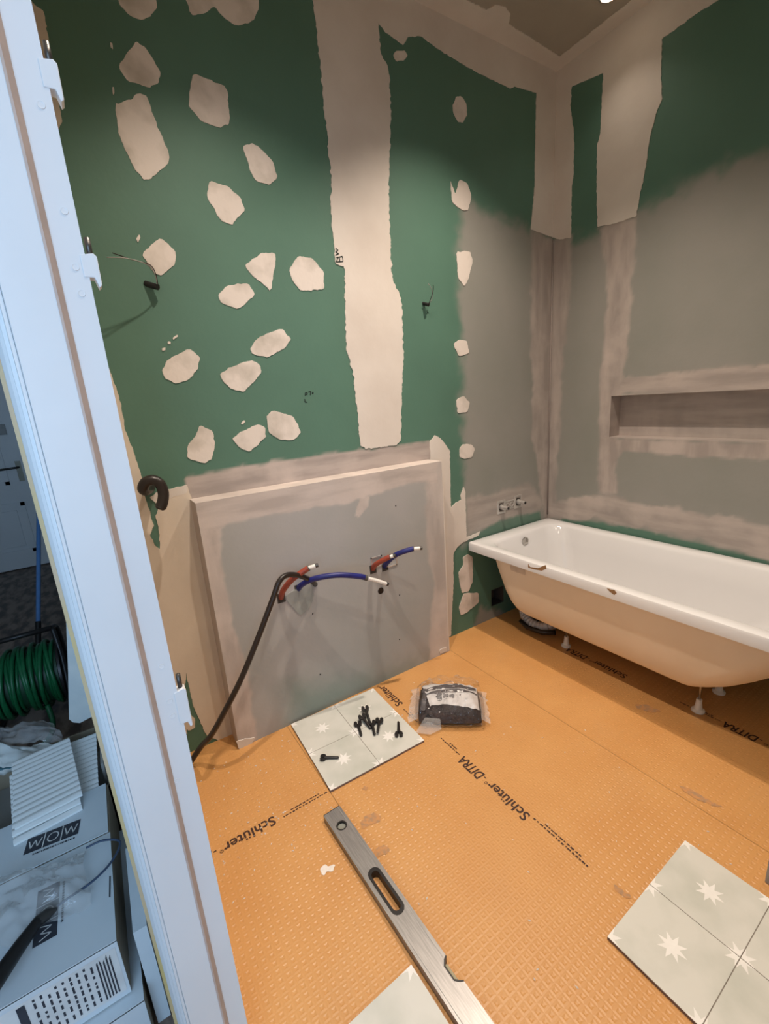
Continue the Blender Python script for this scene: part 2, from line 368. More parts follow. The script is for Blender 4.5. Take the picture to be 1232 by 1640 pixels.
PL = lambda pts: [(lambda q: (q.y, q.z))(at(p, 0, 0.0)) for p in pts]        # pixel outline -> left wall (y, z)
PB = lambda pts: [(lambda q: (q.x, q.z))(at(p, 1, 0.0)) for p in pts]        # -> bath wall (x, z)

hole = (-0.545, -0.430, 0.085, 0.200)
def recess(a, b_, c, d, depth, to3):
    P = [(a, c), (b_, c), (b_, d), (a, d)]
    ev = [to3(u, v, 0) for u, v in P] + [to3(u, v, -depth) for u, v in P]
    ef = [(e, (e+1) % 4, 4+(e+1) % 4, 4+e) for e in range(4)] + [(4, 5, 6, 7)]
    return ev, ef, P+P
to_l = lambda u, v, w_: (w_, u, v)
left_polys = [
    ('grey', PL([(737, 318), (790, 340), (856, 372), (905, 380), (900, 850), (742, 870), (742, 700), (740, 520), (736, 400)]), 0.045, 0.05, 1.0),
    ('streak', PL([(850, 364), (886, 380), (900, 380), (900, 830), (872, 830), (853, 700), (851, 500)]), 0.018, 0.03, 0.85),
    ('streakh', PL([(747, 800), (790, 790), (850, 775), (872, 815), (800, 843), (770, 850), (747, 862)]), 0.02, 0.03, 0.75),
    ('grey', PL([(776, 848), (800, 832), (866, 818), (866, 836), (752, 872), (760, 856)]), 0.012, 0.012, -0.9),
    ('streak', PL([(776, 848), (800, 832), (866, 818), (866, 836), (752, 872), (760, 856)]), 0.012, 0.012, -0.9),
    ('streakh', PL([(297, 765), (400, 745), (560, 722), (690, 707), (692, 745), (300, 805)]), 0.006, 0.012, 1.0),
    ('grey', PL([(755, 1010), (770, 975), (800, 975), (815, 985), (800, 1000)]), 0.02, 0.03, 0.9),
]
hv, hf, huv = recess(*hole, 0.09, to_l)
wall_left = tag(wall_grid('wall_left', YH, 0.0, 0.0, H, 0.0125, to_l, left_polys, [hole], (hv, hf, huv)),
                'green moisture board wall with white filler patches left of the bath', kind='structure')
NI = (0.410, 1.460, 1.133, 1.363)
ev, ef, euv = recess(*NI, 0.10, lambda u, v, w_: (u, -w_, v))
bath_polys = [
    ('grey', PB([(880, 392), (925, 384), (962, 372), (1035, 330), (1110, 292), (1180, 262), (1300, 225), (1500, 200), (1600, 1100), (870, 840)]), 0.05, 0.06, 1.0),
    ('streak', PB([(870, 380), (914, 380), (915, 470), (908, 520), (900, 620), (895, 700), (890, 820), (872, 830)]), 0.012, 0.025, 0.8),
    ('streak', PB([(958, 364), (1021, 346), (1012, 450), (1010, 520), (1000, 610), (988, 700), (988, 790), (958, 790), (960, 680), (966, 560), (974, 450)]), 0.010, 0.02, 0.95),
    ('streakh', PB([(985, 632), (1000, 608), (1060, 598), (1110, 592), (1232, 580), (1420, 560), (1420, 620), (1232, 624)]), 0.008, 0.02, 0.95),
    ('streak', PB([(962, 625), (984, 625), (981, 702), (1060, 705), (1232, 710), (1420, 716), (1420, 760), (1232, 737), (1130, 734), (1000, 722), (985, 740), (960, 740)]), 0.008, 0.018, 1.0),
    ('streakh', PB([(872, 812), (920, 796), (975, 795), (1030, 806), (1080, 815), (1160, 830), (1232, 842), (1500, 890), (1500, 960), (1232, 893), (1160, 876), (1095, 860), (1040, 848), (960, 832), (930, 833), (876, 828)]), 0.012, 0.03, 0.9),
    ('grey', PB([(900, 832), (960, 836), (1040, 852), (1095, 864), (1160, 880), (1232, 897), (1500, 968), (1500, 1060), (1232, 1000), (900, 850)]), 0.006, 0.012, -1.0),
    ('streak', PB([(900, 832), (960, 836), (1040, 852), (1095, 864), (1160, 880), (1232, 897), (1500, 968), (1500, 1060), (1232, 1000), (900, 850)]), 0.006, 0.012, -1.0),
    ('streakh', [(NI[0], NI[2]-.002), (NI[1], NI[2]-.002), (NI[1], NI[3]+.002), (NI[0], NI[3]+.002)], 0.003, 0.0, 0.9),
]
lb_ = MB(); e_ = .001; a_, b__, c_, d_ = hole[0]+e_, hole[1]-e_, hole[2]+e_, hole[3]-e_
lb_.box(-.0895, -.002, a_, a_+.002, c_, d_); lb_.box(-.0895, -.002, b__-.002, b__, c_, d_); lb_.box(-.0895, -.002, a_, b__, c_, c_+.002); lb_.box(-.0895, -.002, a_, b__, d_-.002, d_); lb_.box(-.0895, -.086, a_, b__, c_, d_)
lb_.build('hole_shade', M['darkhole'], wall_left)  # dark sheets added to paint the shade inside the hole
wall_back = tag(wall_grid('wall_back', 0.0, XR, 0.0, H, 0.0125, lambda u, v, w_: (u, -w_, v), bath_polys, [NI], (ev, ef, euv)),
                'grey primed wall with a long recessed niche above the bath', kind='structure')
# split recess wall at niche is part of the same board; walls that only the light and other views meet
tag(MB().box(XR, XR+0.1, YH, 0.12, 0, H).build('wall_right', M['wallpaint']), 'plain wall on the right of the bathroom', kind='structure')
fw = MB(); DX0, DX1, DZ = 1.085, 2.080, 2.12
fw.box(HALL_X0, DX0, YH, YD, 0, H); fw.box(DX1, HALL_X1, YH, YD, 0, H); fw.box(DX0, DX1, YH, YD, DZ, H)
tag(fw.build('wall_front', M['wallpaint']), 'wall with the doorway between hall and bathroom', kind='structure')
ceil = tag(MB().box(HALL_X0-.1, HALL_X1+.1, HALL_Y-.1, 0.15, H, H+0.1).build('ceiling', M['ceiling']), 'dim brown-grey plasterboard ceiling', kind='structure')
# the low boxing at the right edge of the picture
tag(MB().box(1.612, XR, -1.115, -0.98, 0, 1.05).build('trim_1', M['deadboard'], bevel=0.004), 'grey boarded boxing at the right edge of the floor', kind='structure')

# crisp filler patches, standing a little proud of the board
def outline(pts, rough=0.0022, step=0.007, rounds=1, seed=0):
    P = [np.array(p, float) for p in pts]
    for _ in range(rounds):
        Q = []
        for i in range(len(P)):
            a, b = P[i], P[(i+1) % len(P)]
            Q += [a*0.9+b*0.1, a*0.1+b*0.9]
        P = Q
    out = []
    for i in range(len(P)):
        a, b = P[i], P[(i+1) % len(P)]; L_ = np.linalg.norm(b-a); n = max(1, int(L_/step))
        for k in range(n):
            p = a+(b-a)*k/n; nrm = np.array([-(b-a)[1], (b-a)[0]])/(L_+1e-9)
            out.append(p+nrm*float(fbm(p[0]*70+seed*9.1, p[1]*70, 5))*rough*2)
    return out
PN = [0]
def patch(parent, pts, to3, thick=0.0016, m='patch', name='filler_patch', rough=0.0022, rounds=1, step=0.007):
    PN[0] += 1; o = outline(pts, rough, step, rounds, PN[0]); n = len(o); th = thick+0.00005*PN[0]
    b = MB(); b.add([to3(p[0], p[1], th) for p in o]+[to3(p[0], p[1], 0.0) for p in o],
                    [tuple(range(n))]+[(i, (i+1) % n, n+(i+1) % n, n+i) for i in range(n)])
    return b.build(name, M[m], parent)
P_LEFT = [
 [(188,-6),(250,-6),(251,14),(239,27),(224,32),(205,22),(193,10)],
 [(297,-6),(414,-6),(414,14),(406,34),(377,42),(355,24),(343,10),(328,22),(309,25),(304,17)],
 [(190,108),(204,85),(218,67),(232,76),(237,84),(245,95),(256,116),(254,133),(239,140),(205,130)],
 [(183,167),(213,160),(218,150),(236,154),(249,195),(271,246),(270,263),(239,288),(230,288),(212,265),(191,218)],
 [(309,118),(364,140),(368,198),(352,205),(324,196),(304,172),(303,154)],
 [(389,235),(403,229),(420,240),(437,258),(444,284),(432,296),(411,291),(400,272)],
 [(336,290),(362,297),(386,317),(392,336),(379,350),(372,360),(355,355),(345,338),(331,316)],
 [(258,381),(280,401),(282,423),(259,442),(246,437),(227,406)],
 [(393,424),(412,410),(424,404),(440,406),(441,420),(434,466),(417,451),(400,438)],
 [(350,473),(362,457),(399,454),(408,473),(382,495),(355,485)],
 [(463,432),(478,409),(502,415),(518,435),(519,464),(482,466),(470,452)],
 [(401,560),(408,545),(420,538),(451,526),(466,543),(455,558),(430,572),(404,567)],
 [(259,592),(269,577),(303,558),(320,572),(317,592),(302,609),(283,614),(264,606)],
 [(353,599),(368,589),(402,576),(417,585),(418,599),(389,628),(368,621),(356,609)],
 [(320,681),(341,691),(344,711),(339,735),(327,743),(300,733),(300,715),(314,698)],
 [(372,703),(382,694),(412,679),(424,684),(426,700),(400,724),(385,718)],
 [(427,668),(436,657),(470,667),(483,692),(470,705),(447,703),(430,692)],
 [(629,88),(634,81),(648,81),(653,90),(647,98),(635,98)],
 [(725,168),(731,156),(738,154),(747,166),(748,184),(741,197),(733,195),(726,182)],
 [(721,288),(729,311),(736,287),(748,294),(755,314),(750,336),(741,338),(724,324)],
 [(731,403),(752,403),(757,417),(750,447),(743,459),(733,444)],
 [(726,552),(735,544),(748,546),(751,566),(735,571)],
 [(731,640),(743,634),(752,645),(748,660),(733,662)],
 [(736,718),(742,711),(756,712),(760,719),(756,732),(744,735),(736,732)],
 [(734,917),(742,905),(741,893),(749,887),(757,892),(757,930),(751,946),(740,950),(735,930)],
 [(743,950),(766,949),(767,964),(747,981),(738,985),(735,972),(740,958)],
]
for P in P_LEFT: patch(wall_left, PL(P), to_l)
for P in [[(276,541),(284,536),(285,539),(278,544)],[(269,547),(273,547),(273,551),(269,551)],[(259,558),(265,556),(265,561),(260,562)],[(218,383),(223,376),(225,381),(221,389)],[(176,68),(180,70),(181,79),(177,76)],[(386,678),(391,673),(393,675),(388,680)],[(180,140),(183,140),(183,150),(181,152)]]:
    patch(wall_left, PL(P), to_l, 0.0008, name='filler_fleck', rough=0.0008)
# vertical joint, ceiling joint and corner joint on the left wall
patch(wall_left, PL([(500,-14),(509,68),(516,137),(521,191),(531,290),(529,318),(533,376),(537,423),(552,427),(554,560),(566,600),(571,650),(578,720),(641,712),(643,650),(645,600),(646,560),(642,475),(629,451),(625,403),(622,307),(626,171),(622,109),(609,85),(606,46),(600,-14)]), to_l, 0.0012, 'plaster', 'joint_filler', 0.0042, 1)
def clampz(pts, zmax=H-0.0005): return [(u, min(v, zmax)) for u, v in pts]
low = PL([(600,30),(618,52),(646,73),(653,60),(673,58),(707,82),(758,113),(817,142),(824,139),(859,149),(857,238),(856,301),(850,367),(868,374)])
patch(wall_left, [(-1.60, H-0.0005), (-1.60, 2.965)]+low+[(-0.0005, PL([(885,381)])[0][1]), (-0.0005, H-0.0005)], to_l, 0.0010, 'plaster', 'joint_filler', 0.002, 0)
patch(wall_left, [(-2.44, H-0.0005), (-2.44, 3.02), (-2.1, 3.0), (-1.58, 2.97), (-1.58, H-0.0005)], to_l, 0.0010, 'plaster', 'joint_filler', 0.002, 0)
# cream plaster beside the door frame and around the boxing
patch(wall_left, PL([(40,-6),(70,20),(83,100),(100,190),(88,230)]), to_l, 0.0010, 'cream_plaster', 'corner_filler', 0.002, 1)
patch(wall_left, PL([(150,520),(192,640),(201,690),(213,720),(227,764),(230,790),(238,812),(246,842),(240,857),(249,875),(256,879),(254,850),(249,825),(262,800),(285,788),(300,780),(345,900),(400,1170),(375,1181),(356,1188),(345,1183),(331,1178),(318,1150),(308,1125),(298,1077),(294,1130),(300,1175),(285,1170),(230,950)]), to_l, 0.0010, 'cream_plaster', 'corner_filler', 0.0018, 0)
patch(wall_left, PL([(293,1150),(302,1138),(312,1152),(313,1165),(300,1170)]), to_l, 0.0010, 'cream_plaster', 'filler_patch')
patch(wall_left, PL([(688,708),(696,697),(705,702),(713,711),(720,722),(722,814),(730,805),(738.5,800.5),(737,793.5),(742,780),(745,787),(747,861),(769,851),(766,858),(742,868),(733,875),(726,886),(726,935),(722,1018),(716,1021),(700,1000),(690,760)]), to_l, 0.0012, 'plaster', 'joint_filler', 0.002, 0)
patch(wall_left, PL([(240,796),(255,786),(300,777),(300,790),(262,800),(248,806)]), to_l, 0.0012, 'plaster', 'joint_filler', 0.002, 0)
to_b = lambda u, v, w_: (u, -w_, v)
topR = [(u, min(v, H-0.0005)) for u, v in PB([(1061,62),(1081,48),(1110,26),(1155,-2),(1230,-45)])]
patch(wall_back, [(0.0005, H-0.0005), (0.0005, PB([(885,381)])[0][1])]+PB([(898,384),(915,380),(916,304),(919,275),(920,238),(919,205),(914,176),(916,139),(967,117),(962,213),(957,235),(956,304),(958,363),(985,358),(1020,346),(1026,308),(1033,279),(1042,220),(1051,183),(1061,158),(1059,121)])+topR+[(XR, 2.93), (XR, H-0.0005)], to_b, 0.0010, 'plaster', 'joint_filler', 0.0022, 0)
# filler bands on the ceiling
to_c = lambda u, v, w_: (u, v, H-w_)
CZ = lambda pts: [(lambda q: (q.x, q.y))(at(p, 2, H)) for p in pts]
cl = CZ([(897,90),(815,38),(818,22),(810,10),(793,8),(779,15),(748,0)]); cr = CZ([(1008,3),(897,90)])
patch(ceil, [(0.0005, -0.0005)]+[(XR-.001, -0.0005), (XR-.001, -0.13), (cr[0][0], cr[0][1])]+cl+[(0.13, -1.4), (0.15, -2.4), (0.0005, -2.4)], to_c, 0.0010, 'plaster', 'joint_filler', 0.002, 0)
# corner seam: a fine bead of sealer down the primed corner
MB().tube([(0.004, -0.004, 0.60), (0.004, -0.004, 1.5), (0.0045, -0.0045, 2.27)], 0.005, 6).build('corner_bead', mat('corner_sealer', (0.24, 0.195, 0.175), 0.7, col2=(0.36, 0.31, 0.28), scale=6, stretch=(1, 1, .4)), wall_left, smooth=True)
# pencil marks on the board
def strokes(parent, lines, to3, wd, m, name):
    b = MB()
    for L_ in lines:
        for (a, c) in zip(L_[:-1], L_[1:]):
            a = np.array(a); c = np.array(c); d = c-a; n = np.array([-d[1], d[0]])/(np.linalg.norm(d)+1e-9)*wd/2
            b.quad(*[to3(p[0], p[1], 0.0009) for p in (a-n, c-n, c+n, a+n)])
    return b.build(name, m, parent)
pen = mat('pencil', (0.012, 0.02, 0.016), 0.6, scale=50)
strokes(wall_left, [PL(l) for l in [[(489,634),(489,629),(492,629),(492,632),(489,632)],[(494,628),(498,627),(497,633)],[(500,630),(501,628),(502,629),(501,631),(500,630)],[(488,639),(488.5,644),(492,644)]]], to_l, 0.004, pen, 'pencil_mark')
strokes(wall_left, [PL(l) for l in [[(537,398),(541,401),(537,404),(542,407),(537,409)],[(538,413),(548,411),(549,419),(538,420),(541,413)],[(543,412),(544,420)]]], lambda u, v, w_: (0.0042, u, v), 0.004, pen, 'pencil_mark')

# ------------------------------------------------------------------ boxing with the sink pipes
BD, BY0, BY1, BZ = 0.1133, -2.2225, -1.010, 1.106
PF = lambda pts: [(lambda q: (q.y, q.z))(at(p, 0, BD)) for p in pts]
bp_ = [('grey', [(BY0-.1, -.1), (BY1+.1, -.1), (BY1+.1, BZ+.1), (BY0-.1, BZ+.1)], 0.01, 0, 1.0),
       ('grey', [(BY0+.22, -.1), (BY1, -.1), (BY1, 0.02), (BY1-.3, 0.05), (BY0+.5, 0.12), (BY0+.25, .22)], 0.10, 0.05, -0.45),
       ('streakh', PF([(300,800),(705,737),(700,772),(640,778),(560,803),(500,812),(440,826),(362,838),(345,850),(318,850)]), 0.008, 0.018, 0.92),
       ('streak', PF([(310,830),(345,832),(352,850),(362,940),(385,1040),(402,1110),(412,1190),(380,1203),(340,1000)]), 0.008, 0.018, 0.92),
       ('streak', PF([(690,735),(712,735),(722,1045),(690,1056),(688,1000),(697,930),(684,900),(682,800),(684,770)]), 0.014, 0.02, 0.7),
       ('streak', PF([(578,792),(592,795),(590,810),(575,828),(568,826)]), 0.004, 0.006, 0.8)]
boxing = wall_grid('wall_boxing', BY0, BY1, 0.0, BZ, 0.008, lambda u, v, w_: (BD+w_, u, v), bp_, m='lit_boxboard')
tag(boxing, 'grey boxed-out panel at the foot of the left wall carrying pipes', kind='structure')
sm = board_mat('primed_filler', GREEN, GREY, (0.43, 0.36, 0.32), (0.31, 0.265, 0.24))
def attr_fill(o, g, s):
    for k, v in (('grey', g), ('streak', s), ('hz', 1.0)):
        a = o.data.attributes.new(k, 'FLOAT', 'POINT'); a.data.foreach_set('value', np.full(len(o.data.vertices), v, np.float32))
o = MB().quad((0, BY0, BZ), (BD, BY0, BZ), (BD, BY1, BZ), (0, BY1, BZ)).build('ledge', M['lit_boxboard'], boxing); attr_fill(o, 1, 1)
o = MB().quad((0, BY0, 0), (BD, BY0, 0), (BD, BY0, BZ), (0, BY0, BZ)).build('left_cheek', mat('cheek_filler', (0.47, 0.39, 0.335), 0.7, col2=(0.42, 0.345, 0.30), scale=5), boxing)
o = MB().quad((0, BY1, 0), (BD, BY1, 0), (BD, BY1, BZ), (0, BY1, BZ)).build('right_cheek', M['plaster'], boxing)
# metal edge bead, chipped filler at the lower corners
to_f = lambda u, v, w_: (BD+w_, u, v)
patch(boxing, PF([(378,1186),(383,1201),(402,1192),(409,1180),(400,1182)]), to_f, 0.002, 'plaster', 'filler_patch')
patch(boxing, PF([(704,1040),(704,1047),(716,1042),(716,1036)]), to_f, 0.002, 'plaster', 'filler_patch')
MB().box(BD-0.002, BD+0.0015, BY1-0.004, BY1+0.002, 0.002, BZ).build('edge_bead', M['plaster'], boxing)
for p in [(634,810),(640,1024),(640,953),(501,983),(513,1080)]:
    q = at(p, 0, BD); MB().cyl((BD-.001, q.y, q.z), (BD+.0012, q.y, q.z), 0.0035, 8).build('screw_head', M['black'], boxing)
q = at((610,946), 0, BD)
MB().rings([[(BD+dx, q.y+rr_*math.cos(k*PI/8), q.z+rr_*math.sin(k*PI/8)) for k in range(16)] for dx, rr_ in ((0.0005, 0.017), (0.002, 0.0165), (0.002, 0.0135), (0.0006, 0.013))], cap1=True).build('hole_shade_disc', M['black'], boxing)  # black disc paints the shade of a hole in the boxing
patch(boxing, PF([(457,955),(470,945),(500,930),(503,955),(495,975),(480,985),(462,965)]), to_f, 0.0012, 'lit_boxboard', 'filler_patch')
attr_fill(bpy.data.objects[[o.name for o in COL.objects if o.name.startswith('filler_patch')][-1]], 0.75, 0.0)

def pipe(label, pts, mcol, white_from, tip_r, r=0.0125):
    """a supply pipe: coloured sleeve, white inner pipe, plugged end. pts = (px, py, x)"""
    P = [at((a, b), 0, x) for a, b, x in pts]; root = empty('supply_pipe', P[0]); tag(root, label, 'pipe', 'capped supply pipes on the boxing')
    S = spline(P[:white_from+1], 8); n = len(S)
    MB().tube(S[:n-4], r, 12).build('sleeve', mcol, root, smooth=True, auto=50)
    MB().tube(S[n-5:], r*1.04, 12).build('cut_sleeve_end', M['greysleeve'], root, smooth=True, auto=50)
    W = spline(P[white_from:], 6)
    MB().tube([S[-2]]+W, 0.0085, 12).build('inner_pipe', M['pex'], root, smooth=True, auto=50)
    d = (W[-1]-W[-2]).normalized()
    MB().tube([W[-1]-d*0.002, W[-1]+d*0.010], [0.0092, 0.0085], 12).build('end_plug', M['dark_steel'], root, smooth=True, auto=40)
    o = P[0]; MB().rings([[(BD+dx, o.y+sx*0.018, o.z+sz*0.022) for sx, sz in ((-1, -1), (1, -1), (1, 1), (-1, 1))] for dx in (-0.002, 0.0022)], cap0=True, cap1=True).build('cut_opening', M['darkhole'], root)
    return root
pipe('red sleeved pipe beside the black conduit on the grey boxing', [(450,957,BD-.004),(454,945,.15),(468,928,.185),(489,913,.205),(495,909.5,.21),(506,906,.222)], M['red'], 4, 0.01)
pipe('long blue sleeved pipe curving across the grey boxing', [(478,943,BD-.004),(484,936,.14),(503,927,.185),(540,921,.23),(575,923,.25),(588,926,.255),(604,930,.26),(619,935,.262)], M['blue'], 5, 0.01)
pipe('short red sleeved pipe at the right of the grey boxing', [(597,911,BD-.004),(602,904,.14),(613,897.5,.175),(622,893,.195),(625,892,.20),(631,890,.212)], M['red'], 4, 0.01)
pipe('short blue sleeved pipe at the right of the grey boxing', [(616,907,BD-.004),(621,900,.15),(632,890,.20),(645,884,.23),(660,879.5,.255),(663,879,.26),(673,878,.272)], M['blue'], 5, 0.01)
# steel brackets behind the right pair
for (px, py) in ((603, 899), (627, 898)):
    q = at((px, py), 0, BD); r_ = MB()
    r_.box(BD, BD+0.004, q.y-0.032, q.y+0.032, q.z-0.030, q.z-0.024); r_.box(BD, BD+0.004, q.y-0.032, q.y+0.032, q.z+0.020, q.z+0.026)
    r_.box(BD, BD+0.004, q.y-0.032, q.y-0.026, q.z-0.03, q.z+0.026); r_.box(BD, BD+0.004, q.y+0.026, q.y+0.032, q.z-0.03, q.z+0.026)
    r_.build('pipe_bracket', M['galv'], boxing)
# black conduit from the boxing to the floor by the door
cp = [(505,936,BD-.004),(497,929,.16),(478,921.5,.20),(460,921,.225),(447,932,.24),(436,962,.245),(412,1025,.25),(386,1088,.25),(358,1143,.22),(338,1178,.17),(322,1196,.12),(300,1214,.09)]
cp3 = [at((a, b), 0, x) for a, b, x in cp]
for q in cp3: q.z = max(q.z, 0.012)
cp3[-1].z = 0.014
co = MB().tube(spline(cp3, 8), 0.0115, 10).build('black_conduit', M['cable'], smooth=True, auto=50)
tag(co, 'black conduit running from the grey boxing down to the floor by the door frame', 'cable')
# conduit loop sticking out of the wall above
lp = [(240,782,0.002),(233,786,.05),(229,782,.075),(234,772,.09),(246,769,.095),(257,776,.10),(262,791,.105),(260,806,.11),(257,813,.112)]
lo_ = empty('conduit_end', at((240,782), 0, 0.0)); tag(lo_, 'thick black glossy conduit end curling out of the wall by the door frame', 'cable')
lpp = [at((a, b), 0, x) for a, b, x in lp]
MB().tube(spline(lpp, 7), [0.019]*(7*8+1), 14).build('hose', M['cable'], lo_, smooth=True, auto=60)
MB().tube([lpp[-1], lpp[-1]+(lpp[-1]-lpp[-2]).normalized()*0.008], [0.019, 0.012], 14).build('hose_tip', M['cable'], lo_, smooth=True)
# wire stubs
def wires(label, stub, ws, sr):
    o0 = at(stub[0], 0, 0.0); root = empty('wire_stub', o0); tag(root, label, 'wire')
    MB().tube([at(stub[0], 0, -0.004), at(stub[1], 0, 0.03)], sr, 10).build('sheath', M['black'], root, smooth=True, auto=40)
    for k, W in enumerate(ws):
        MB().tube(spline([at((a, b), 0, x) for a, b, x in W], 6), 0.0016, 6).build('wire', M['cable'] if k else M['deadboard'], root, smooth=True)
wires('thin wires hooking out of the green wall above a round filler patch', [(233,454),(253,460)], [[(252,460,.025),(249,442,.05),(238,425,.08),(205,414,.11),(171,412,.13)],[(253,460,.025),(250,440,.05),(240,424,.08),(212,416,.10),(180,405,.12)]], 0.010)
wires('short crossed wires poking out of the green wall right of the joint', [(677,486),(687,488)], [[(686,488,.02),(693,476,.035),(691,462,.05),(686,454,.055)],[(686,488,.02),(690,478,.035),(694,465,.05),(694,456,.055)]], 0.008)

# ------------------------------------------------------------------ bath
def rrect(x0, x1, y0, y1, r, z, n=8):
    out = []
    for cx, cy, a0 in ((x1-r, y1-r, 0), (x0+r, y1-r, 90), (x0+r, y0+r, 180), (x1-r, y0+r, 270)):
        for k in range(n+1):
            a = math.radians(a0+90*k/n); out.append((cx+r*math.cos(a), cy+r*math.sin(a), z))
    return out
HB = 0.578
bath = empty('bathtub', (0.85, -0.375, 0)); tag(bath, 'white acrylic bathtub with raw beige underside standing on short feet', 'bathtub')
bx0, bx1, by0, by1 = 0.006, 1.706, -0.750, -0.006
R_ = [rrect(bx0+.012, bx1-.012, by0+.012, by1-.012, .02, HB-.050), rrect(bx0, bx1, by0, by1, .022, HB-.050), rrect(bx0, bx1, by0, by1, .022, HB-.012), rrect(bx0+.004, bx1-.004, by0+.004, by1-.004, .022, HB-.003), rrect(bx0+.012, bx1-.012, by0+.012, by1-.012, .022, HB),
      rrect(.100, 1.600, -.690, -.062, .10, HB-.002), rrect(.106, 1.592, -.682, -.070, .10, HB-.006), rrect(.115, 1.578, -.672, -.080, .11, HB-.020),
      rrect(.150, 1.480, -.655, -.097, .12, HB-.12), rrect(.200, 1.340, -.630, -.122, .13, HB-.26), rrect(.235, 1.240, -.605, -.147, .12, HB-.345), rrect(.30, 1.180, -.580, -.172, .11, HB-.372), rrect(.36, 1.08, -.52, -.24, .09, HB-.382)]
MB().rings(R_, cap1=True).build('basin', M['bath'], bath, smooth=True, auto=40)
S_ = [rrect(bx0+.012, bx1-.012, by0+.012, by1-.012, .02, HB-.046), rrect(.105, 1.590, -.708, -.045, .13, HB-.050), rrect(.122, 1.510, -.690, -.06, .13, HB-.15), rrect(.150, 1.385, -.660, -.085, .13, HB-.28), rrect(.172, 1.315, -.640, -.105, .13, HB-.345), rrect(.198, 1.262, -.622, -.122, .12, HB-.382), rrect(.265, 1.210, -.598, -.146, .07, HB-.405), rrect(.345, 1.15, -.56, -.19, .06, HB-.413)]
MB().rings(S_, cap1=True).build('outer_shell', M['shell'], bath, smooth=True, auto=45)
# overflow ring on the drain end, drain
ov = MB(); oc = Vector((0.134, -0.385, HB-0.052))
ov.rings([[(oc.x+dx+0.0, oc.y+rr_*math.cos(k*PI/12), oc.z+rr_*math.sin(k*PI/12)) for k in range(24)] for dx, rr_ in ((-.004, .026), (.004, .026), (.005, .021), (-.002, .019))], cap1=True)
ov.build('overflow', M['steel'], bath, smooth=True, auto=40)
MB().rings([[(0.42+rr_*math.cos(k*PI/12), -.375+rr_*math.sin(k*PI/12), z) for k in range(24)] for z, rr_ in ((HB-.384, .035), (HB-.377, .034), (HB-.379, .022))], cap1=True).build('drain', M['steel'], bath, smooth=True, auto=40)
# brown tape remnants and a faint sticker on the front
for pts in [[(846,903),(849,908),(862,910),(871,906),(874,905),(875,911),(868,914),(855,912),(846,909)], [(972,942),(978,944),(984,945),(988,950),(984,953),(977,948)]]:
    P = [at(p, 1, by0-.0008) for p in pts]; b = MB(); n = len(P)
    b.add([tuple(p) for p in P]+[(p.x, p.y+.002, p.z) for p in P], [tuple(range(n))]+[(i, (i+1) % n, n+(i+1) % n, n+i) for i in range(n)]); b.build('tape_remnant', M['tape'], bath)
P = [at(p, 1, -.701) for p in [(818,903),(842,911),(842,921),(819,913)]]
MB().quad(*[(p.x, p.y-.004, p.z) for p in P]).build('sticker', mat('dull_sticker', (0.66, 0.56, 0.44), 0.4, scale=30), bath)
for (fx, fy) in ((0.498, -0.468), (1.176, -0.486), (0.498, -0.28), (1.176, -0.28)):
    MB().cyl((fx, fy, .03), (fx, fy, .205), .005, 8).build('leg_rod', M['steel'], bath, smooth=True)
    MB().rings([[(fx+rr_*math.cos(k*PI/8), fy+rr_*math.sin(k*PI/8), z) for k in range(16)] for z, rr_ in ((.001, .026), (.008, .026), (.014, .016), (.045, .012), (.062, .011))], cap0=True, cap1=True).build('foot', M['pex'], bath, smooth=True, auto=40)
for fx in (0.498, 1.176): MB().box(fx-.018, fx+.018, -.52, -.22, .160, .196).build('cross_bar', M['deadboard'], bath)
# drain trap and ribbed hose under the bath
tr = empty('drain_trap', (0.30, -0.42, 0)); tag(tr, 'black trap with a white ribbed hose under the drain end of the bathtub', 'drain trap')
pts = spline([(0.14, -0.40, .06), (0.20, -0.45, .05), (0.27, -0.47, .045), (0.34, -0.45, .05), (0.36, -0.38, .06), (0.31, -0.34, .07)], 10)
MB().tube(pts, [0.026+0.004*math.sin(i*2.1) for i in range(len(pts))], 12).build('ribbed_hose', mat('white_hose', (0.58, 0.54, 0.52), 0.4, scale=20), tr, smooth=True, auto=50)
MB().tube([(0.20, -0.50, .050), (0.27, -0.52, .04), (0.36, -0.50, .04), (0.42, -0.46, .05)], 0.014, 10).build('hose_loop', M['cable'], tr, smooth=True)
MB().tube([(0.25, -0.40, 0.004), (0.25, -0.40, .09), (0.25, -0.40, .16)], [.045, .045, .03], 16).build('trap_body', M['black'], tr, smooth=True, auto=40)

# bath mixer rough-in on the left wall
mx_ = empty('mixer_bracket', (0, -0.375, 0.74)); tag(mx_, 'galvanised mixer mounting plate with two pipe stubs above the bathtub', 'pipe bracket')
for yy, zz in ((-0.452, 0.735), (-0.298, 0.742)):
    b = MB(); 
    b.box(.0, .004, yy-.036, yy+.036, zz-.042, zz-.030); b.box(.0, .004, yy-.036, yy+.036, zz+.030, zz+.042)
    b.box(.0, .004, yy-.036, yy-.024, zz-.030, zz+.030); b.box(.0, .004, yy+.024, yy+.036, zz-.030, zz+.030)
    b.build('plate', M['galv'], mx_)
    MB().cyl((.0005, yy, zz), (.002, yy, zz), .024, 16).build('plate_recess', M['darkhole'], mx_)
    MB().tube([(.001, yy, zz), (.024, yy, zz), (.024, yy, zz), (.060, yy, zz)], [.017, .017, .011, .011], 14).build('stub', M['galv'], mx_, smooth=True, auto=40)
    MB().cyl((.059, yy, zz), (.0615, yy, zz), .0095, 12).build('plug', M['black'], mx_)
b = MB(); b.box(0, .003, -.418, -.332, .757, .764); b.box(0, .003, -.418, -.332, .708, .715); b.build('rail', M['galv'], mx_)
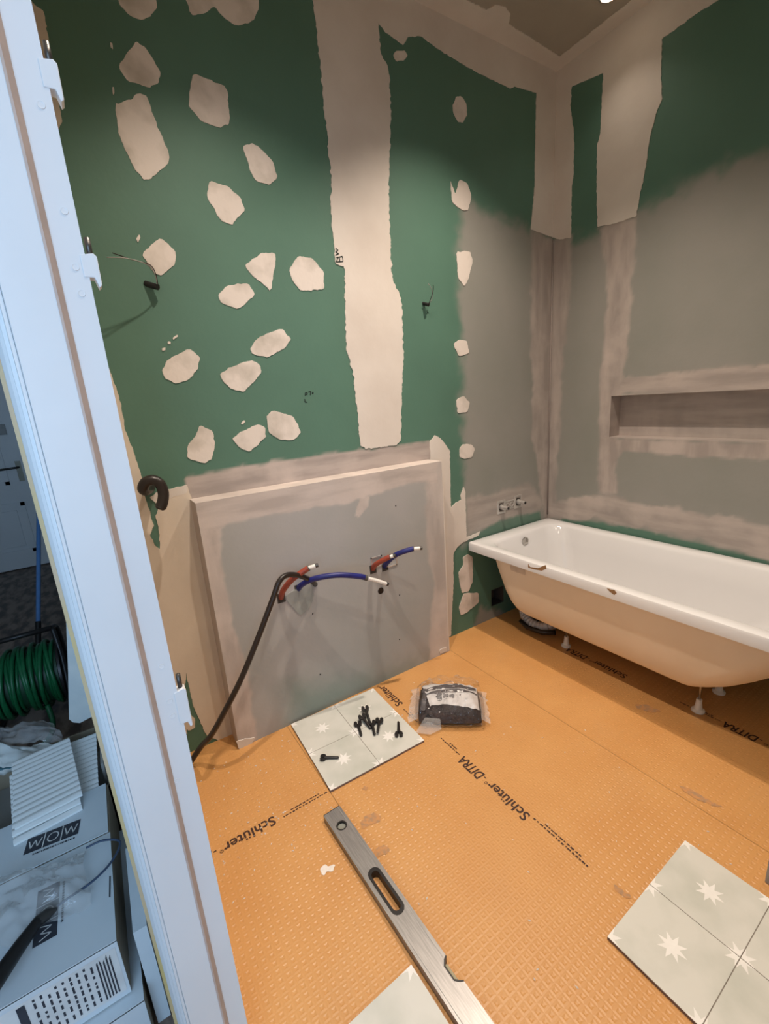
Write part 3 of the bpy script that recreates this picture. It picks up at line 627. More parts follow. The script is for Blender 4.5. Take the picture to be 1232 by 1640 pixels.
for yy in (-.395, -.355): MB().rings([[(dx, yy+rr_*math.cos(k*PI/8), .735+rr_*math.sin(k*PI/8)) for k in range(16)] for dx, rr_ in ((0, .017), (.0035, .017), (.0035, .011), (.0005, .011))]).build('ring', M['galv'], mx_)

# ------------------------------------------------------------------ slabs with stars
def clip(poly, x0, x1, y0, y1):
    def half(P, f, g):
        out = []
        for i in range(len(P)):
            a, b_ = P[i], P[(i+1) % len(P)]
            if f(a) >= 0: out.append(a)
            if (f(a) >= 0) != (f(b_) >= 0):
                t = f(a)/(f(a)-f(b_)); out.append((a[0]+(b_[0]-a[0])*t, a[1]+(b_[1]-a[1])*t))
        return out
    for f in (lambda p: p[0]-x0, lambda p: x1-p[0], lambda p: p[1]-y0, lambda p: y1-p[1]):
        poly = half(poly, f, None)
        if len(poly) < 3: return []
    return poly
def slab(label, x, y, rot, size=0.446):
    root = empty('floor_tile'); tag(root, label, 'tile', 'star tiles laid loose on the membrane'); h = size/2; g = 0.0011; T = 0.0095
    MB().box(-h, h, -h, h, 0.0, T-.0012).build('biscuit', M['tilebody'], root)
    MB().box(-h+.0006, h-.0006, -h+.0006, h-.0006, T-.0014, T-.0007).build('groove_bed', M['groove'], root)
    for qx in (0, 1):
        for qy in (0, 1):
            x0 = -h+qx*h + (g if qx else 0); x1 = x0 + h - g; y0 = -h+qy*h + (g if qy else 0); y1 = y0 + h - g
            MB().box(x0, x1, y0, y1, T-.003, T).build('glazed_quarter', M['tile'], root)
            cxs = [(-h+qx*h, -h+qy*h), (-h+qx*h+h, -h+qy*h), (-h+qx*h, -h+qy*h+h), (-h+qx*h+h, -h+qy*h+h), (-h+qx*h+h/2, -h+qy*h+h/2)]
            for (cx, cy) in cxs:
                st = [(cx+(0.036 if k % 2 == 0 else 0.0165)*math.cos(PI*k/8+.39*0), cy+(0.036 if k % 2 == 0 else 0.0165)*math.sin(PI*k/8)) for k in range(16)]
                P = clip(st, x0, x1, y0, y1)
                if len(P) > 2: MB().add([(a, c, T+.00025) for a, c in P], [tuple(range(len(P)))]).build('star', M['star'], root)
    root.location = (x, y, 0.0012); root.rotation_euler = (0, 0, rot)
    return root
slab('sage star tile lying against the grey boxing with black pins on it', 0.352, -1.772, math.radians(-2.0), 0.440)
slab('sage star tile lying at the lower right corner of the floor', 1.648, -1.386, math.radians(0.8), 0.440)
slab('sage star tile partly hidden under the spirit level', 1.402, -2.284, math.radians(1.7), 0.440)

# ------------------------------------------------------------------ spirit level lying on its side
lv = empty('spirit_level'); tag(lv, 'aluminium spirit level lying across the orange membrane', 'level')
LW, LT, LL = 0.066, 0.024, 1.2
def curve_plate(outer, holes, thick):
    c = bpy.data.curves.new('cp', 'CURVE'); c.dimensions = '2D'; c.fill_mode = 'BOTH'; c.extrude = thick/2
    for P in [outer]+holes:
        s = c.splines.new('POLY'); s.points.add(len(P)-1); s.use_cyclic_u = True
        for k, p in enumerate(P): s.points[k].co = (p[0], p[1], 0, 1)
    o = bpy.data.objects.new('cp', c); COL.objects.link(o); dg = bpy.context.evaluated_depsgraph_get(); dg.update()
    me = bpy.data.meshes.new_from_object(o.evaluated_get(dg)); bpy.data.objects.remove(o, do_unlink=True); return me
def stadium(cx, cy, hl, r, n=8):
    return [(cx+hl+r*math.cos(a), cy+r*math.sin(a)) for a in np.linspace(-PI/2, PI/2, n)] + [(cx-hl+r*math.cos(a), cy+r*math.sin(a)) for a in np.linspace(PI/2, 3*PI/2, n)]
# axis x along the level from its visible end; y towards the bath is +
notch = [(0.562, LW/2), (0.566, LW/2-.010), (0.577, LW/2-.020), (0.614, LW/2-.020), (0.625, LW/2-.010), (0.630, LW/2)]
outer = [(0, -LW/2), (LL, -LW/2), (LL, LW/2)]+notch[::-1]+[(0, LW/2)]
slot_o = stadium(0.336, 0.0, 0.058, 0.021); slot2_o = stadium(0.864, 0.0, 0.058, 0.021)
circ = [(0.072+0.0185*math.cos(k*PI/10), 0.0185*math.sin(k*PI/10)) for k in range(20)]
me = curve_plate(outer, [slot_o, slot2_o, circ], LT); me.name = 'level_body'; me.materials.clear(); me.materials.append(M['alu'])
lb = bpy.data.objects.new('body', me); COL.objects.link(lb); lb.parent = lv; lb.location = (0, 0, LT/2)
def ring2d(name, o_pts, i_pts, z0, z1, m):
    n = len(o_pts); b = MB()
    b.rings([[(*p, z0) for p in o_pts], [(*p, z1) for p in o_pts], [(*p, z1) for p in i_pts], [(*p, z0) for p in i_pts], [(*p, z0) for p in o_pts]])
    return b.build(name, m, lv)
ring2d('grip', stadium(.336, 0, .058, .021), stadium(.336, 0, .0545, .0125), 0.0, LT+.0008, M['black'])
ring2d('grip', stadium(.864, 0, .058, .021), stadium(.864, 0, .0545, .0125), 0.0, LT+.0008, M['black'])
ring2d('vial_ring', circ, [(.072+(x-.072)*.8, y*.8) for x, y in circ], 0.0, LT+.0006, M['black'])
MB().cyl((.072, 0, .004), (.072, 0, .016), .0146, 18).build('vial', mat('vial_acrylic', (0.30, 0.31, 0.27), 0.1, scale=20), lv)
MB().rings([[(x, y, z) for x, y in notch] + [(x*1.0+(.596-x)*.10, min(y+.0035, LW/2), z) for x, y in notch[::-1]] for z in (0.0, LT+.0006)], cap0=True, cap1=True).build('window_trim', M['black'], lv)
MB().tube([(0.574, LW/2-.011, LT*.45), (0.618, LW/2-.011, LT*.45)], .006, 12).build('vial', mat('vial_clear', (0.45, 0.42, 0.30), 0.08, scale=20), lv, smooth=True, auto=40)
MB().box(-.003, 0.0, -LW/2+.001, LW/2-.001, 0.0, LT-.0005).build('end_cap', M['black'], lv)
for yy in (-LW/2+.007, LW/2-.0095): MB().box(0.0, 0.560, yy, yy+.0012, LT-.0003, LT+.0004).build('edge_groove', M['deadboard'], lv)
for yy in (-LW/2+.007,): MB().box(0.560, LL, yy, yy+.0012, LT-.0003, LT+.0004).build('edge_groove', M['deadboard'], lv)
LA = 0.030
lv.location = (0.658, -2.040, 0.0016); lv.rotation_euler = (0, 0, LA)

# ------------------------------------------------------------------ black pins on the tile
def pin_parts(root):
    MB().tube([(0.010, 0, .006), (0.028, 0, .0065), (0.066, 0, .006), (0.070, 0, .006)], [.0075, .0058, .0050, .003], 8).build('shank', M['black'], root, smooth=True, auto=50)
    for s in (-1, 1):
        b = MB(); pts = [(0.018, s*.002), (0.012, s*.013), (0.002, s*.0165), (-.008, s*.0135), (-.010, s*.006), (-.003, s*.0015)]
        b.prism(pts, .0015, .0105, 2); b.build('head_lobe', M['black'], root, bevel=.001)
pin0 = empty('levelling_pin'); pin_parts(pin0)
PINS = [((573,1159),(580,1182),'black pin at the left of the small heap on the star tile'), ((580,1151),(595,1168),'black pin in the heap, pointing to the lower right under the others'),
        ((585,1137.5),(593,1157),'black pin at the back of the heap on the star tile'), ((595.5,1157.5),(600.5,1178),'black pin in the middle front of the heap on the star tile'),
        ((608,1155),(605,1177),'black pin at the right of the heap on the star tile'), ((639,1177),(638,1155),'black pin lying alone near the right edge of the star tile'),
        ((516.5,1213.5),(543,1213),'black pin lying alone near the front corner of the star tile')]
for k, (hd, tp, lab) in enumerate(PINS):
    o = pin0
    if k:
        o = pin0.copy(); COL.objects.link(o)
        for c in pin0.children: d = c.copy(); COL.objects.link(d); d.parent = o
    a = at(hd, 2, .017); b = at(tp, 2, .017); o.location = (a.x, a.y, 0.0112 + (0.012 if k in (1, 2) else 0.0) + (0.006 if k == 4 else 0))
    ln = (b-a).length; o.rotation_euler = (0, math.radians({1: 9, 2: 10}.get(k, 0)), math.atan2(b.y-a.y, b.x-a.x)); o.scale = (min(1.15, max(.8, ln/.070)),)*3
    tag(o, lab, 'pin', 'black pins on the star tile')

# ------------------------------------------------------------------ bag of dark pieces
bagc = at((720, 1128), 2, 0.03); bag = empty('plastic_bag', (bagc.x, bagc.y, 0.0015)); tag(bag, 'clear plastic bag with black contents and a white printed insert', 'bag')
ba = math.atan2(*(lambda d: (d.y, d.x))(at((770,1150), 2, 0)-at((668,1148), 2, 0)))
ca, sa = math.cos(ba), math.sin(ba)
def bagp(u, v, z):
    u *= 1.10; v *= 1.30; z *= 1.35
    return (bagc.x+u*ca-v*sa, bagc.y+u*sa+v*ca, 0.0015+z)
def pillow(hl, hw, hh, n=22, m_=16, wr=0.004, flat=0.35, seed=3, xp=0.5):
    b = MB(); top = []; 
    for side in (1, -1):
        V = []
        for j in range(m_+1):
            for i in range(n+1):
                s = -1+2*i/n; t = -1+2*j/m_
                k = max(0.0, (1-abs(s)**2.6))**xp*max(0.0, (1-abs(t)**2.6))**xp
                u = s*hl*(1-.05*t*t); v = t*hw*(1-.06*s*s)
                wv = float(fbm(np.array(s*3.1+seed), np.array(t*3.3), seed))*wr*min(1, k*3)
                z = hh*(flat*2*0.5) + (k*hh*(1 if side > 0 else -flat*1.0)) + (wv if side > 0 else 0)
                V.append(bagp(u, v, max(0.0004, z)))
        Fq = [(j*(n+1)+i, j*(n+1)+i+1, (j+1)*(n+1)+i+1, (j+1)*(n+1)+i) for j in range(m_) for i in range(n)]
        b.add(V, Fq)
    return b
pillow(.132, .092, .048, wr=.012, seed=5, xp=.38).build('dark_contents', M['beads'], bag, smooth=True)
pillow(.146, .108, .062, n=30, m_=22, wr=.030, seed=9, xp=.34).build('film', M['film'], bag)
def drape(poly, name, m, lift=0.0, n=26, m2=12):
    """insert paper following the upper side of the contents"""
    def top(u, v):
        s = max(-1, min(1, u/.132)); t = max(-1, min(1, v/.092)); k = max(0, 1-abs(s)**2.6)**.38*max(0, 1-abs(t)**2.6)**.38
        return .048*.35 + k*.048 + float(fbm(np.array(s*3.1+5), np.array(t*3.3), 5))*.012*min(1, k*3)
    P = poly; b = MB(); V = []
    for j in range(m2+1):
        for i in range(n+1):
            a, c = i/n, j/m2
            p = [(1-c)*((1-a)*P[0][k]+a*P[1][k]) + c*((1-a)*P[3][k]+a*P[2][k]) for k in (0, 1)]
            bow = .010*math.sin(a*PI)*(c-.3)
            V.append(bagp(p[0], p[1]+bow, top(p[0], p[1]+bow)+.0016+lift))
    b.add(V, [(j*(n+1)+i, j*(n+1)+i+1, (j+1)*(n+1)+i+1, (j+1)*(n+1)+i) for j in range(m2) for i in range(n)])
    return b.build(name, m, bag, smooth=True)
drape([(-.080, -.052), (.120, -.060), (.120, .091), (-.124, .091)], 'insert', M['paper'])
drape([(-.116, .024), (.114, .032), (.116, .048), (-.114, .042)], 'printed_band', M['print_grey'], .0009)
drape([(-.112, .004), (.117, .012), (.118, .018), (-.112, .011)], 'printed_band', M['print_grey'], .0009)
drape([(-.122, -.050), (-.100, -.060), (-.094, .010), (-.112, .014)], 'printed_band', M['print_grey'], .0009)
pic = mat('picture_grey', (0.34, 0.33, 0.34), .5, col2=(0.12, .115, .12), scale=120)
for (a, c) in ((-.052, -.008), (-.052, -.028), (-.026, -.008), (-.026, -.028), (0.0, -.028)):
    drape([(a, c), (a+.022, c), (a+.022, c+.015), (a, c+.015)], 'printed_picture', pic, .0009, 6, 4)
b = MB(); pts = []
for i in range(13):
    t = -1+2*i/12; z = .014+.012*math.sin(i*1.9); pts.append((-.168-.008*math.sin(i*2.3), t*.09, z))
inner = [(-.130, p[1]*.93, .026+.008*math.sin(i*1.3)) for i, p in enumerate(pts)]
b.add([bagp(*p) for p in pts]+[bagp(*p) for p in inner], [(i, i+1, 14+i, 13+i) for i in range(12)]); b.build('film_hem', M['milky'], bag, smooth=True)
b = MB(); pts = []
for i in range(11):
    t = -1+2*i/10; pts.append((.160+.006*math.sin(i*2.9), t*.085, .012+.010*math.sin(i*2.2)))
inner = [(.126, p[1]*.95, .026+.006*math.sin(i*1.7)) for i, p in enumerate(pts)]
b.add([bagp(*p) for p in pts]+[bagp(*p) for p in inner], [(i, i+1, 12+i, 11+i) for i in range(10)]); b.build('film_hem', M['milky'], bag, smooth=True)
b = MB()
b.add([bagp(-.118, -.088, .012), bagp(-.046, -.094, .012), bagp(-.088, -.078, .044)], [(0, 1, 2)]); b.build('mouth', M['black'], bag); b = MB()
b.add([bagp(-.10, -.080, .030), bagp(-.14, -.125, .004), bagp(-.08, -.135, .007), bagp(-.035, -.112, .010), bagp(-.04, -.085, .030), bagp(-.09, -.108, .030)], [(0, 1, 5), (1, 2, 5), (2, 3, 5), (3, 4, 5), (4, 0, 5)]); b.build('film_flap', M['milky'], bag)

# ------------------------------------------------------------------ marks on the membrane
def splash(pts, name, m, parent, z=0.0013, rough=.004):
    P = [(lambda q: (q.x, q.y))(at(p, 2, 0.0)) for p in pts]; PN[0] += 1; o = outline(P, rough, .005, 1, PN[0]); n = len(o)
    MB().add([(p[0], p[1], z) for p in o], [tuple(range(n))]).build(name, M[m], parent)
for pts, m, par in [([(512,1392),(520,1385),(530,1387),(537,1386),(533,1394),(525,1397),(520,1402),(514,1399)], 'dust', shA),
                    ([(575,1318),(586,1308),(600,1302),(611,1310),(605,1318),(592,1322),(582,1329)], 'smudge', shB), ([(597,1370),(603,1360),(616,1352),(624,1362),(614,1370),(602,1374)], 'smudge', shB),
                    ([(578,1264),(584,1259),(590,1262),(586,1267)], 'smudge', shB), ([(985,1418),(992,1424),(1010,1432),(1012,1440),(998,1436),(988,1428)], 'smudge', shB),
                    ([(1088,1258),(1105,1264),(1130,1278),(1158,1292),(1150,1294),(1120,1282),(1095,1268)], 'smudge', shB), ([(1016,1128),(1040,1130),(1060,1140),(1045,1142),(1022,1136)], 'smudge', shC)]:
    splash(pts, 'plaster_splash' if m == 'dust' else 'mortar_smudge', m, par)
for (par, y0, y1, n) in ((shA, -2.42, -2.02, 130), (shB, -1.98, -1.02, 60), (shC, -.98, -.85, 6)):
    b = MB()
    for _ in range(n):
        x = random.uniform(.14, .75) if par is shA else random.uniform(.15, 1.55); y = random.uniform(y0, y1); r_ = random.uniform(.001, .0036); a = random.uniform(0, 3)
        b.add([(x+r_*math.cos(a+k*1.57)*(1.6 if k % 2 else .7), y+r_*math.sin(a+k*1.57)*(1.6 if k % 2 else .7), .0009) for k in range(4)]+[(x, y, .0009+r_*.8)], [(0, 1, 4), (1, 2, 4), (2, 3, 4), (3, 0, 4)])
    tag(b.build('plaster_crumbs', M['dust'], par), kind='stuff')

# ------------------------------------------------------------------ door frame
door = tag(empty('door_1', (1.13, -2.51, 0)), 'white painted door frame with hinges, door taken off', kind='structure')
prof = [(1.085, -2.464), (1.130, -2.464), (1.130, -2.4985), (1.1345, -2.5005), (1.142, -2.5045), (1.142, -2.5600), (1.1385, -2.5615), (1.085, -2.5615)]
MB().prism([(x, y) for x, y in prof], 0, DZ).build('jamb', M['paint'], door)
MB().prism([(1.1302, -2.4972), (1.1352, -2.4995), (1.1425, -2.5040), (1.1425, -2.5070), (1.1300, -2.5005)], 0, DZ).build('seal', M['seal'], door)
arch = [(1.140, -2.5615), (1.140, -2.5655), (1.132, -2.5670), (1.131, -2.5715), (1.124, -2.5725), (1.122, -2.5765), (1.112, -2.5775), (1.106, -2.5825), (1.075, -2.5860), (1.050, -2.5870), (1.050, -2.5615)]
MB().prism(arch, 0, DZ+.08).build('architrave', M['paint'], door)
MB().box(1.030, 1.050, -2.5940, -2.5700, 0, DZ+.09).build('outer_edge', M['ochre'], door)
MB().box(2.030, 2.080, YH+.01, YD, 0, DZ).build('jamb', M['paint'], door)
MB().box(1.085, 2.080, YH+.01, YD, DZ-.045, DZ).build('head', M['paint'], door)
def hinge(p_top, p_bot, pin_top, screws):
    z1 = at(p_top, 0, 1.13).z; z0 = at(p_bot, 0, 1.13).z; z2 = at(pin_top, 0, 1.13).z
    hg = MB(); hg.prism([(-2.470, z0+.012), (-2.458, z0+.012), (-2.4545, z0), (-2.451, z0+.003), (-2.4505, z1-.004), (-2.454, z1), (-2.470, z1-.003)], 1.112, 1.1312, 0)
    h_ = hg.build('hinge', M['paint'], door, bevel=.0012)
    MB().cyl((1.122, -2.4575, z1-.003), (1.122, -2.4575, z2), .0038, 8).build('hinge_pin', M['dark_steel'], h_, smooth=True)
    for p in screws:
        q = at(p, 0, 1.13); MB().rings([[(1.13+dx, q.y+rr_*math.cos(k*PI/6), q.z+rr_*math.sin(k*PI/6)) for k in range(12)] for dx, rr_ in ((-.001, .0045), (.0009, .0042), (.0006, .003))], cap1=True).build('screw', M['paint'], h_)
hinge((92,97),(103,165),(80,62),[(66,168),(103,338)]); hinge((152,406),(162,461),(142,378),[(121,428),(131,470)]); hinge((291,1103),(300,1166),(286,1083),[(259,1067),(272,1123),(277,1146),(283,1250)])

# ------------------------------------------------------------------ hall
hf_ = tag(MB().box(HALL_X0-.1, HALL_X1+.1, HALL_Y-.1, YH, -.12, 0.0).build('floor_hall', M['hallfloor']), 'dark worn floor of the hall', kind='structure')
tag(MB().box(HALL_X0-.1, HALL_X0, HALL_Y, YH, 0, H).build('wall_hall_end', M['wallpaint']), 'far end wall of the hall', kind='structure')
tag(MB().box(HALL_X0, HALL_X1, HALL_Y-.1, HALL_Y, 0, H).build('wall_hall_side', M['wallpaint']), 'side wall of the hall', kind='structure')
wy0, wy1, wz0, wz1 = -3.98, -2.72, .88, 2.42
hw_ = MB(); hw_.box(HALL_X1, HALL_X1+.1, HALL_Y, wy0, 0, H); hw_.box(HALL_X1, HALL_X1+.1, wy1, YH, 0, H); hw_.box(HALL_X1, HALL_X1+.1, wy0, wy1, 0, wz0); hw_.box(HALL_X1, HALL_X1+.1, wy0, wy1, wz1, H)
tag(hw_.build('wall_hall_window', M['wallpaint']), 'hall wall with the window behind the camera', kind='structure')
win = tag(empty('window_1', (HALL_X1, -3.35, wz0)), 'white framed hall window', kind='structure')
fr = MB(); fr.box(HALL_X1+.02, HALL_X1+.07, wy0, wy0+.05, wz0, wz1); fr.box(HALL_X1+.02, HALL_X1+.07, wy1-.05, wy1, wz0, wz1); fr.box(HALL_X1+.02, HALL_X1+.07, wy0, wy1, wz0, wz0+.05); fr.box(HALL_X1+.02, HALL_X1+.07, wy0, wy1, wz1-.05, wz1); fr.box(HALL_X1+.02, HALL_X1+.07, -3.38, -3.32, wz0, wz1)
fr.build('window_frame', M['paint'], win)
# far door
fd = tag(empty('door_2', (HALL_X0, -3.5, 0)), 'white panelled door at the end of the hall', kind='structure')
X = HALL_X0; dy0, dy1 = -4.02, -3.22
hp = lambda p: at(p, 0, X+.04)
MB().box(X, X+.04, dy0, dy1+.12, .01, 2.3).build('leaf', M['paint'], fd)
def panel(y0, y1, z0, z1):
    f_ = MB(); t = .035
    f_.box(X+.04, X+.052, y0, y1, z0, z0+t); f_.box(X+.04, X+.052, y0, y1, z1-t, z1); f_.box(X+.04, X+.052, y0, y0+t, z0, z1); f_.box(X+.04, X+.052, y1-t, y1, z0, z1)
    p_ = f_.build('panel_moulding', M['paint'], fd)
    MB().box(X+.04, X+.046, y0+.075, y1-.075, z0+.075, z1-.075).build('raised_field', M['paint'], p_, bevel=.003)
pa = hp((38,790)); pb = hp((30,800)); yr = hp((42,830)).y
zt1 = hp((20,775)).z; zb1 = hp((30,892)).z; zt2 = hp((30,803)).z
panel(dy0+.12, yr+.02, hp((25,888)).z, hp((20,806)).z); panel(dy0+.12, yr-.05, hp((20,776)).z, 2.1)
MB().box(X+.04, X+.050, dy0, dy1+.12, .02, .17).build('kick_board', M['paint'], fd)
hd = hp((30, 748)); he = hp((9, 747))
MB().box(X+.04, X+.047, hd.y-.022, hd.y+.022, hd.z-.14, hd.z+.06).build('handle_plate', mat('dull_brass', (0.16, 0.15, 0.12), .4, metal=.6, scale=20), fd)
MB().tube([(X+.045, hd.y, hd.z), (X+.095, hd.y, hd.z), (X+.10, hd.y-.03, hd.z), (X+.10, hd.y-.15, hd.z-.005)], .010, 8).build('handle', M['dark_steel'], fd, smooth=True)
q = hp((3, 688)); MB().box(X+.04, X+.06, q.y-.03, q.y+.03, q.z-.05, q.z+.05).build('bolt_plate', M['dark_steel'], fd)

# broom pole leaning in the hall
p0 = at((61, 1040), 2, .02); p1 = at((62, 826), 0, -2.05); dpl = (p1-p0).normalized(); ptop = p0+dpl*1.35
br = empty('broom', p0); tag(br, 'blue broom pole leaning behind the reel in the hall', 'broom')
pj = at((60, 995), 0, p0.x + (p1.x-p0.x)*.2)
MB().tube([p0+dpl*.17, ptop], .013, 10).build('pole', M['polebl'], br, smooth=True, auto=50)
MB().tube([p0, p0+dpl*.18], .017, 10).build('socket', M['black'], br, smooth=True, auto=50)
MB().box(p0.x-.03, p0.x+.03, p0.y-.14, p0.y+.10, .0, .05).build('brush_head', M['black'], br, bevel=.008)

# cable reel
rc = at((48, 1086), 2, .215); rl = empty('cable_reel', (rc.x, rc.y, 0)); tag(rl, 'cable reel wound with green cable in a black tube frame', 'cable reel')
RW = .120
for i in range(18):
    yy = rc.y-RW+2*RW*(i+.5)/18; rad = .150+.012*math.sin(i*2.4)
    tilt = .018*math.sin(i*1.7); n = 40
    MB().tube([(rc.x+rad*math.cos(2*PI*k/n), yy+tilt*math.cos(2*PI*k/n+.6), .215+rad*math.sin(2*PI*k/n)) for k in range(n+1)], .0092, 8, cap=False).build('cable_turn', M['hose'], rl, smooth=True)
MB().tube([(rc.x, rc.y-RW-.01, .215), (rc.x, rc.y+RW+.01, .215)], .142, 28).build('drum', mat('dark_green_drum', (0.008, .05, .022), .5, scale=20), rl, smooth=True, auto=40)
for s in (-1, 1):
    yy = rc.y+s*(RW+.022)
    MB().rings([[(rc.x+rr_*math.cos(k*PI/16), yy+dy_, .215+rr_*math.sin(k*PI/16)) for k in range(32)] for dy_, rr_ in ((-.005, .178), (.005, .178), (.005, .15), (-.005, .15), (-.005, .178))]).build('flange', M['black'], rl, smooth=True, auto=40)
    MB().tube(spline([(rc.x+.16, yy+s*.012, .012), (rc.x-.12, yy+s*.012, .012), (rc.x-.15, yy+s*.012, .06), (rc.x-.05, yy+s*.014, .215), (rc.x-.02, yy+s*.012, .42), (rc.x+.03, yy, .455)], 8), .0115, 8).build('frame_tube', M['black'], rl, smooth=True)
    MB().tube(spline([(rc.x+.16, yy+s*.012, .012), (rc.x+.19, yy+s*.012, .05), (rc.x+.10, yy+s*.014, .3), (rc.x+.03, yy, .455)], 8), .0115, 8).build('frame_tube', M['black'], rl, smooth=True)
MB().tube([(rc.x+.03, rc.y-RW-.02, .455), (rc.x+.03, rc.y+RW+.02, .455)], .013, 8).build('carry_handle', M['black'], rl, smooth=True)
MB().tube(spline([(rc.x+.15, rc.y+.06, .12), (rc.x+.20, rc.y+.07, .05), (rc.x+.26, rc.y+.05, .012), (rc.x+.36, rc.y-.02, .012)], 8), .0115, 8).build('loose_end', M['hose'], rl, smooth=True)

# white board scrap on the wall side of the hall
PX0 = 0.02
P = [at(p, 0, PX0) for p in [(106,998),(109,1075),(110.5,1152),(117,1157),(128,1158),(149,1147),(178,1120),(150,998)]]
b = MB(); n = len(P); b.prism([(min(p.y, YH-.002), p.z) for p in P], PX0-.012, PX0, 0)
tag(b.build('board_scrap', M['cloth']), 'white board scrap with a ragged lower edge beside the door frame', 'board')
# dark bag behind
def crumple(name, cx, cy, z0, rx, ry, rz, m, seed, parent=None, amp=.25, n=28, m_=16):
    b = MB(); rings = []
    for j in range(1, m_):
        th = PI*j/m_; rr = []
        for i in range(n):
            ph = 2*PI*i/n; k = 1+amp*float(fbm(np.array(math.cos(ph)*2.2+seed), np.array(math.sin(ph)*2.2+math.cos(th)*2.2), seed))
            rr.append((cx+rx*k*math.sin(th)*math.cos(ph), cy+ry*k*math.sin(th)*math.sin(ph), max(z0+.002, z0+rz*(1+math.cos(th)*k)*.5*2*.5)))
        rings.append(rr)
    b.rings(rings, cap0=True, cap1=True); return b.build(name, m, parent, smooth=True)

# cartons
def carton(name, label, x0, x1, y0, y1, z0, z1, top='carton'):
    r_ = empty(name, ((x0+x1)/2, (y0+y1)/2, z0)); tag(r_, label, 'box', 'tile cartons in the hall')
    w_ = .004
    MB().box(x0, x1, y0, y1, z0, z1-.004).build('body', M['kraft'], r_)
    MB().box(x1-.001, x1+.0015, y0, y1, z0+.001, z1-.002).build('printed_end', M['carton'], r_)
    return r_
cF = carton('tile_carton', 'pale tile carton with black logos on its top flaps and a label', .395, .912, -3.03, -2.670, .156, .320)
MB().box(.598, .9135, -3.03, -2.670, .3155, .320).build('top_flap', M['carton'], cF)
MB().prism([(.395, .3205), (.595, .3205), (.595, .3235), (.395, .3235)], -3.03, -2.674, 1).build('top_flap', M['carton'], cF)
cG = carton('tile_carton', 'pale tile carton at the bottom of the stack by the door frame', .42, .942, -3.05, -2.648, .0005, .152)
MB().box(.42, .9435, -3.05, -2.648, .147, .1525).build('top_flap', M['carton'], cG)
# logo: W|O|W on a black block, thin light strokes
def logo(parent, ox, oy, ang, L_, Hh, z):
    c, s = math.cos(ang), math.sin(ang)
    P = lambda x, y, dz=0: (ox+x*c-y*s, oy+x*s+y*c, z+dz)
    bl = MB().quad(P(0, 0), P(L_, 0), P(L_, Hh), P(0, Hh)).build('logo', M['labelink'], parent)
    b = MB(); wd = Hh*.055
    def st(a, e):
        a = np.array(a); e = np.array(e); d = e-a; n = np.array([-d[1], d[0]])/np.linalg.norm(d)*wd/2
        b.quad(*[P(*(q), .0004) for q in (a-n, e-n, e+n, a+n)])
    w3 = L_/3
    for k in (0, 2):
        x = k*w3+w3*.14; u = w3*.72; pts = [(x, Hh*.75), (x+u*.25, Hh*.25), (x+u*.5, Hh*.72), (x+u*.75, Hh*.25), (x+u, Hh*.75)]
        for a, e in zip(pts[:-1], pts[1:]): st(a, e)
    cx = 1.5*w3; pts = [(cx+w3*.30*math.cos(t), Hh*.5+Hh*.27*math.sin(t)) for t in np.linspace(0, 2*PI, 25)]
    for a, e in zip(pts[:-1], pts[1:]): st(a, e)
    wd = Hh*.05
    for k in (1, 2): st((k*w3, 0), (k*w3, Hh))
    b.build('logo_letters', M['label'], bl)
    b2 = MB(); x = L_*.18
    while x < L_*.95:
        wl = random.uniform(.002, .007); b2.quad(P(x, -Hh*.24), P(x+wl, -Hh*.24), P(x+wl, -Hh*.14), P(x, -Hh*.14)); x += wl+.0015
    b2.build('logo_caption', M['labelink'], parent)
# logo on the rear flap reads towards the wall; logo on the front flap reads away from the camera
zf = .3241
A = at((37, 1370), 2, zf); B = at((125, 1335), 2, zf); logo(cF, A.x, A.y, math.atan2(B.y-A.y, B.x-A.x), (B-A).length, .052, zf)
zf = .3206
A = at((97, 1494), 2, zf); logo(cF, A.x, at((129,1478),2,zf).y-.045, PI, .145, .045, zf)
MB().quad(*[tuple(at(p, 2, .3207)) for p in ((175,1403),(177.5,1403),(177,1437),(174.5,1437))]).build('caption_line', M['labelink'], cF)
# front label
xl = .9140
def lab(y0, y1, z0, z1, m, name, dx=0.0): return MB().quad((xl+dx, y0, z0), (xl+dx, y1, z0), (xl+dx, y1, z1), (xl+dx, y0, z1)).build(name, M[m], cF)
lab(-2.885, -2.676, .172, .303, 'label', 'address_label')
b = MB()
for k in range(5):
    y = -2.688-k*.006; b.quad((xl+.0004, y-.003, .178), (xl+.0004, y, .178), (xl+.0004, y, .30-random.uniform(0, .02)), (xl+.0004, y-.003, .30-random.uniform(0, .02)))
for k in range(9):
    y = -2.722-k*.0125; z = .182
    while z < .292:
        dz = random.uniform(.006, .02); b.quad((xl+.0004, y-.004, z), (xl+.0004, y, z), (xl+.0004, y, min(z+dz, .296)), (xl+.0004, y-.004, min(z+dz, .296))); z += dz+random.uniform(.003, .012)
b.build('label_text', M['labelink'], cF)
lab(-2.852, -2.838, .172, .297, 'labelink', 'label_bar', .0005)
b = MB()
for k in range(10): b.quad((.9437, -2.72-k*.014, .132), (.9437, -2.711-k*.014, .132), (.9437, -2.711-k*.014, .142-.004*(k % 2)), (.9437, -2.72-k*.014, .142-.004*(k % 2)))
b.build('caption_text', M['labelink'], cG)
# flat carton standing between the stack and the wall
r_ = empty('flat_carton', (.80, -2.625, 0)); tag(r_, 'flattened blue-grey carton standing between the carton stack and the door frame', 'box')
MB().box(.66, .905, -2.640, -2.612, .0005, .30).build('sheet', M['carton'], r_); MB().box(.66, .90, -2.6115, -2.608, .0005, .285).build('sheet', M['kraft'], r_)
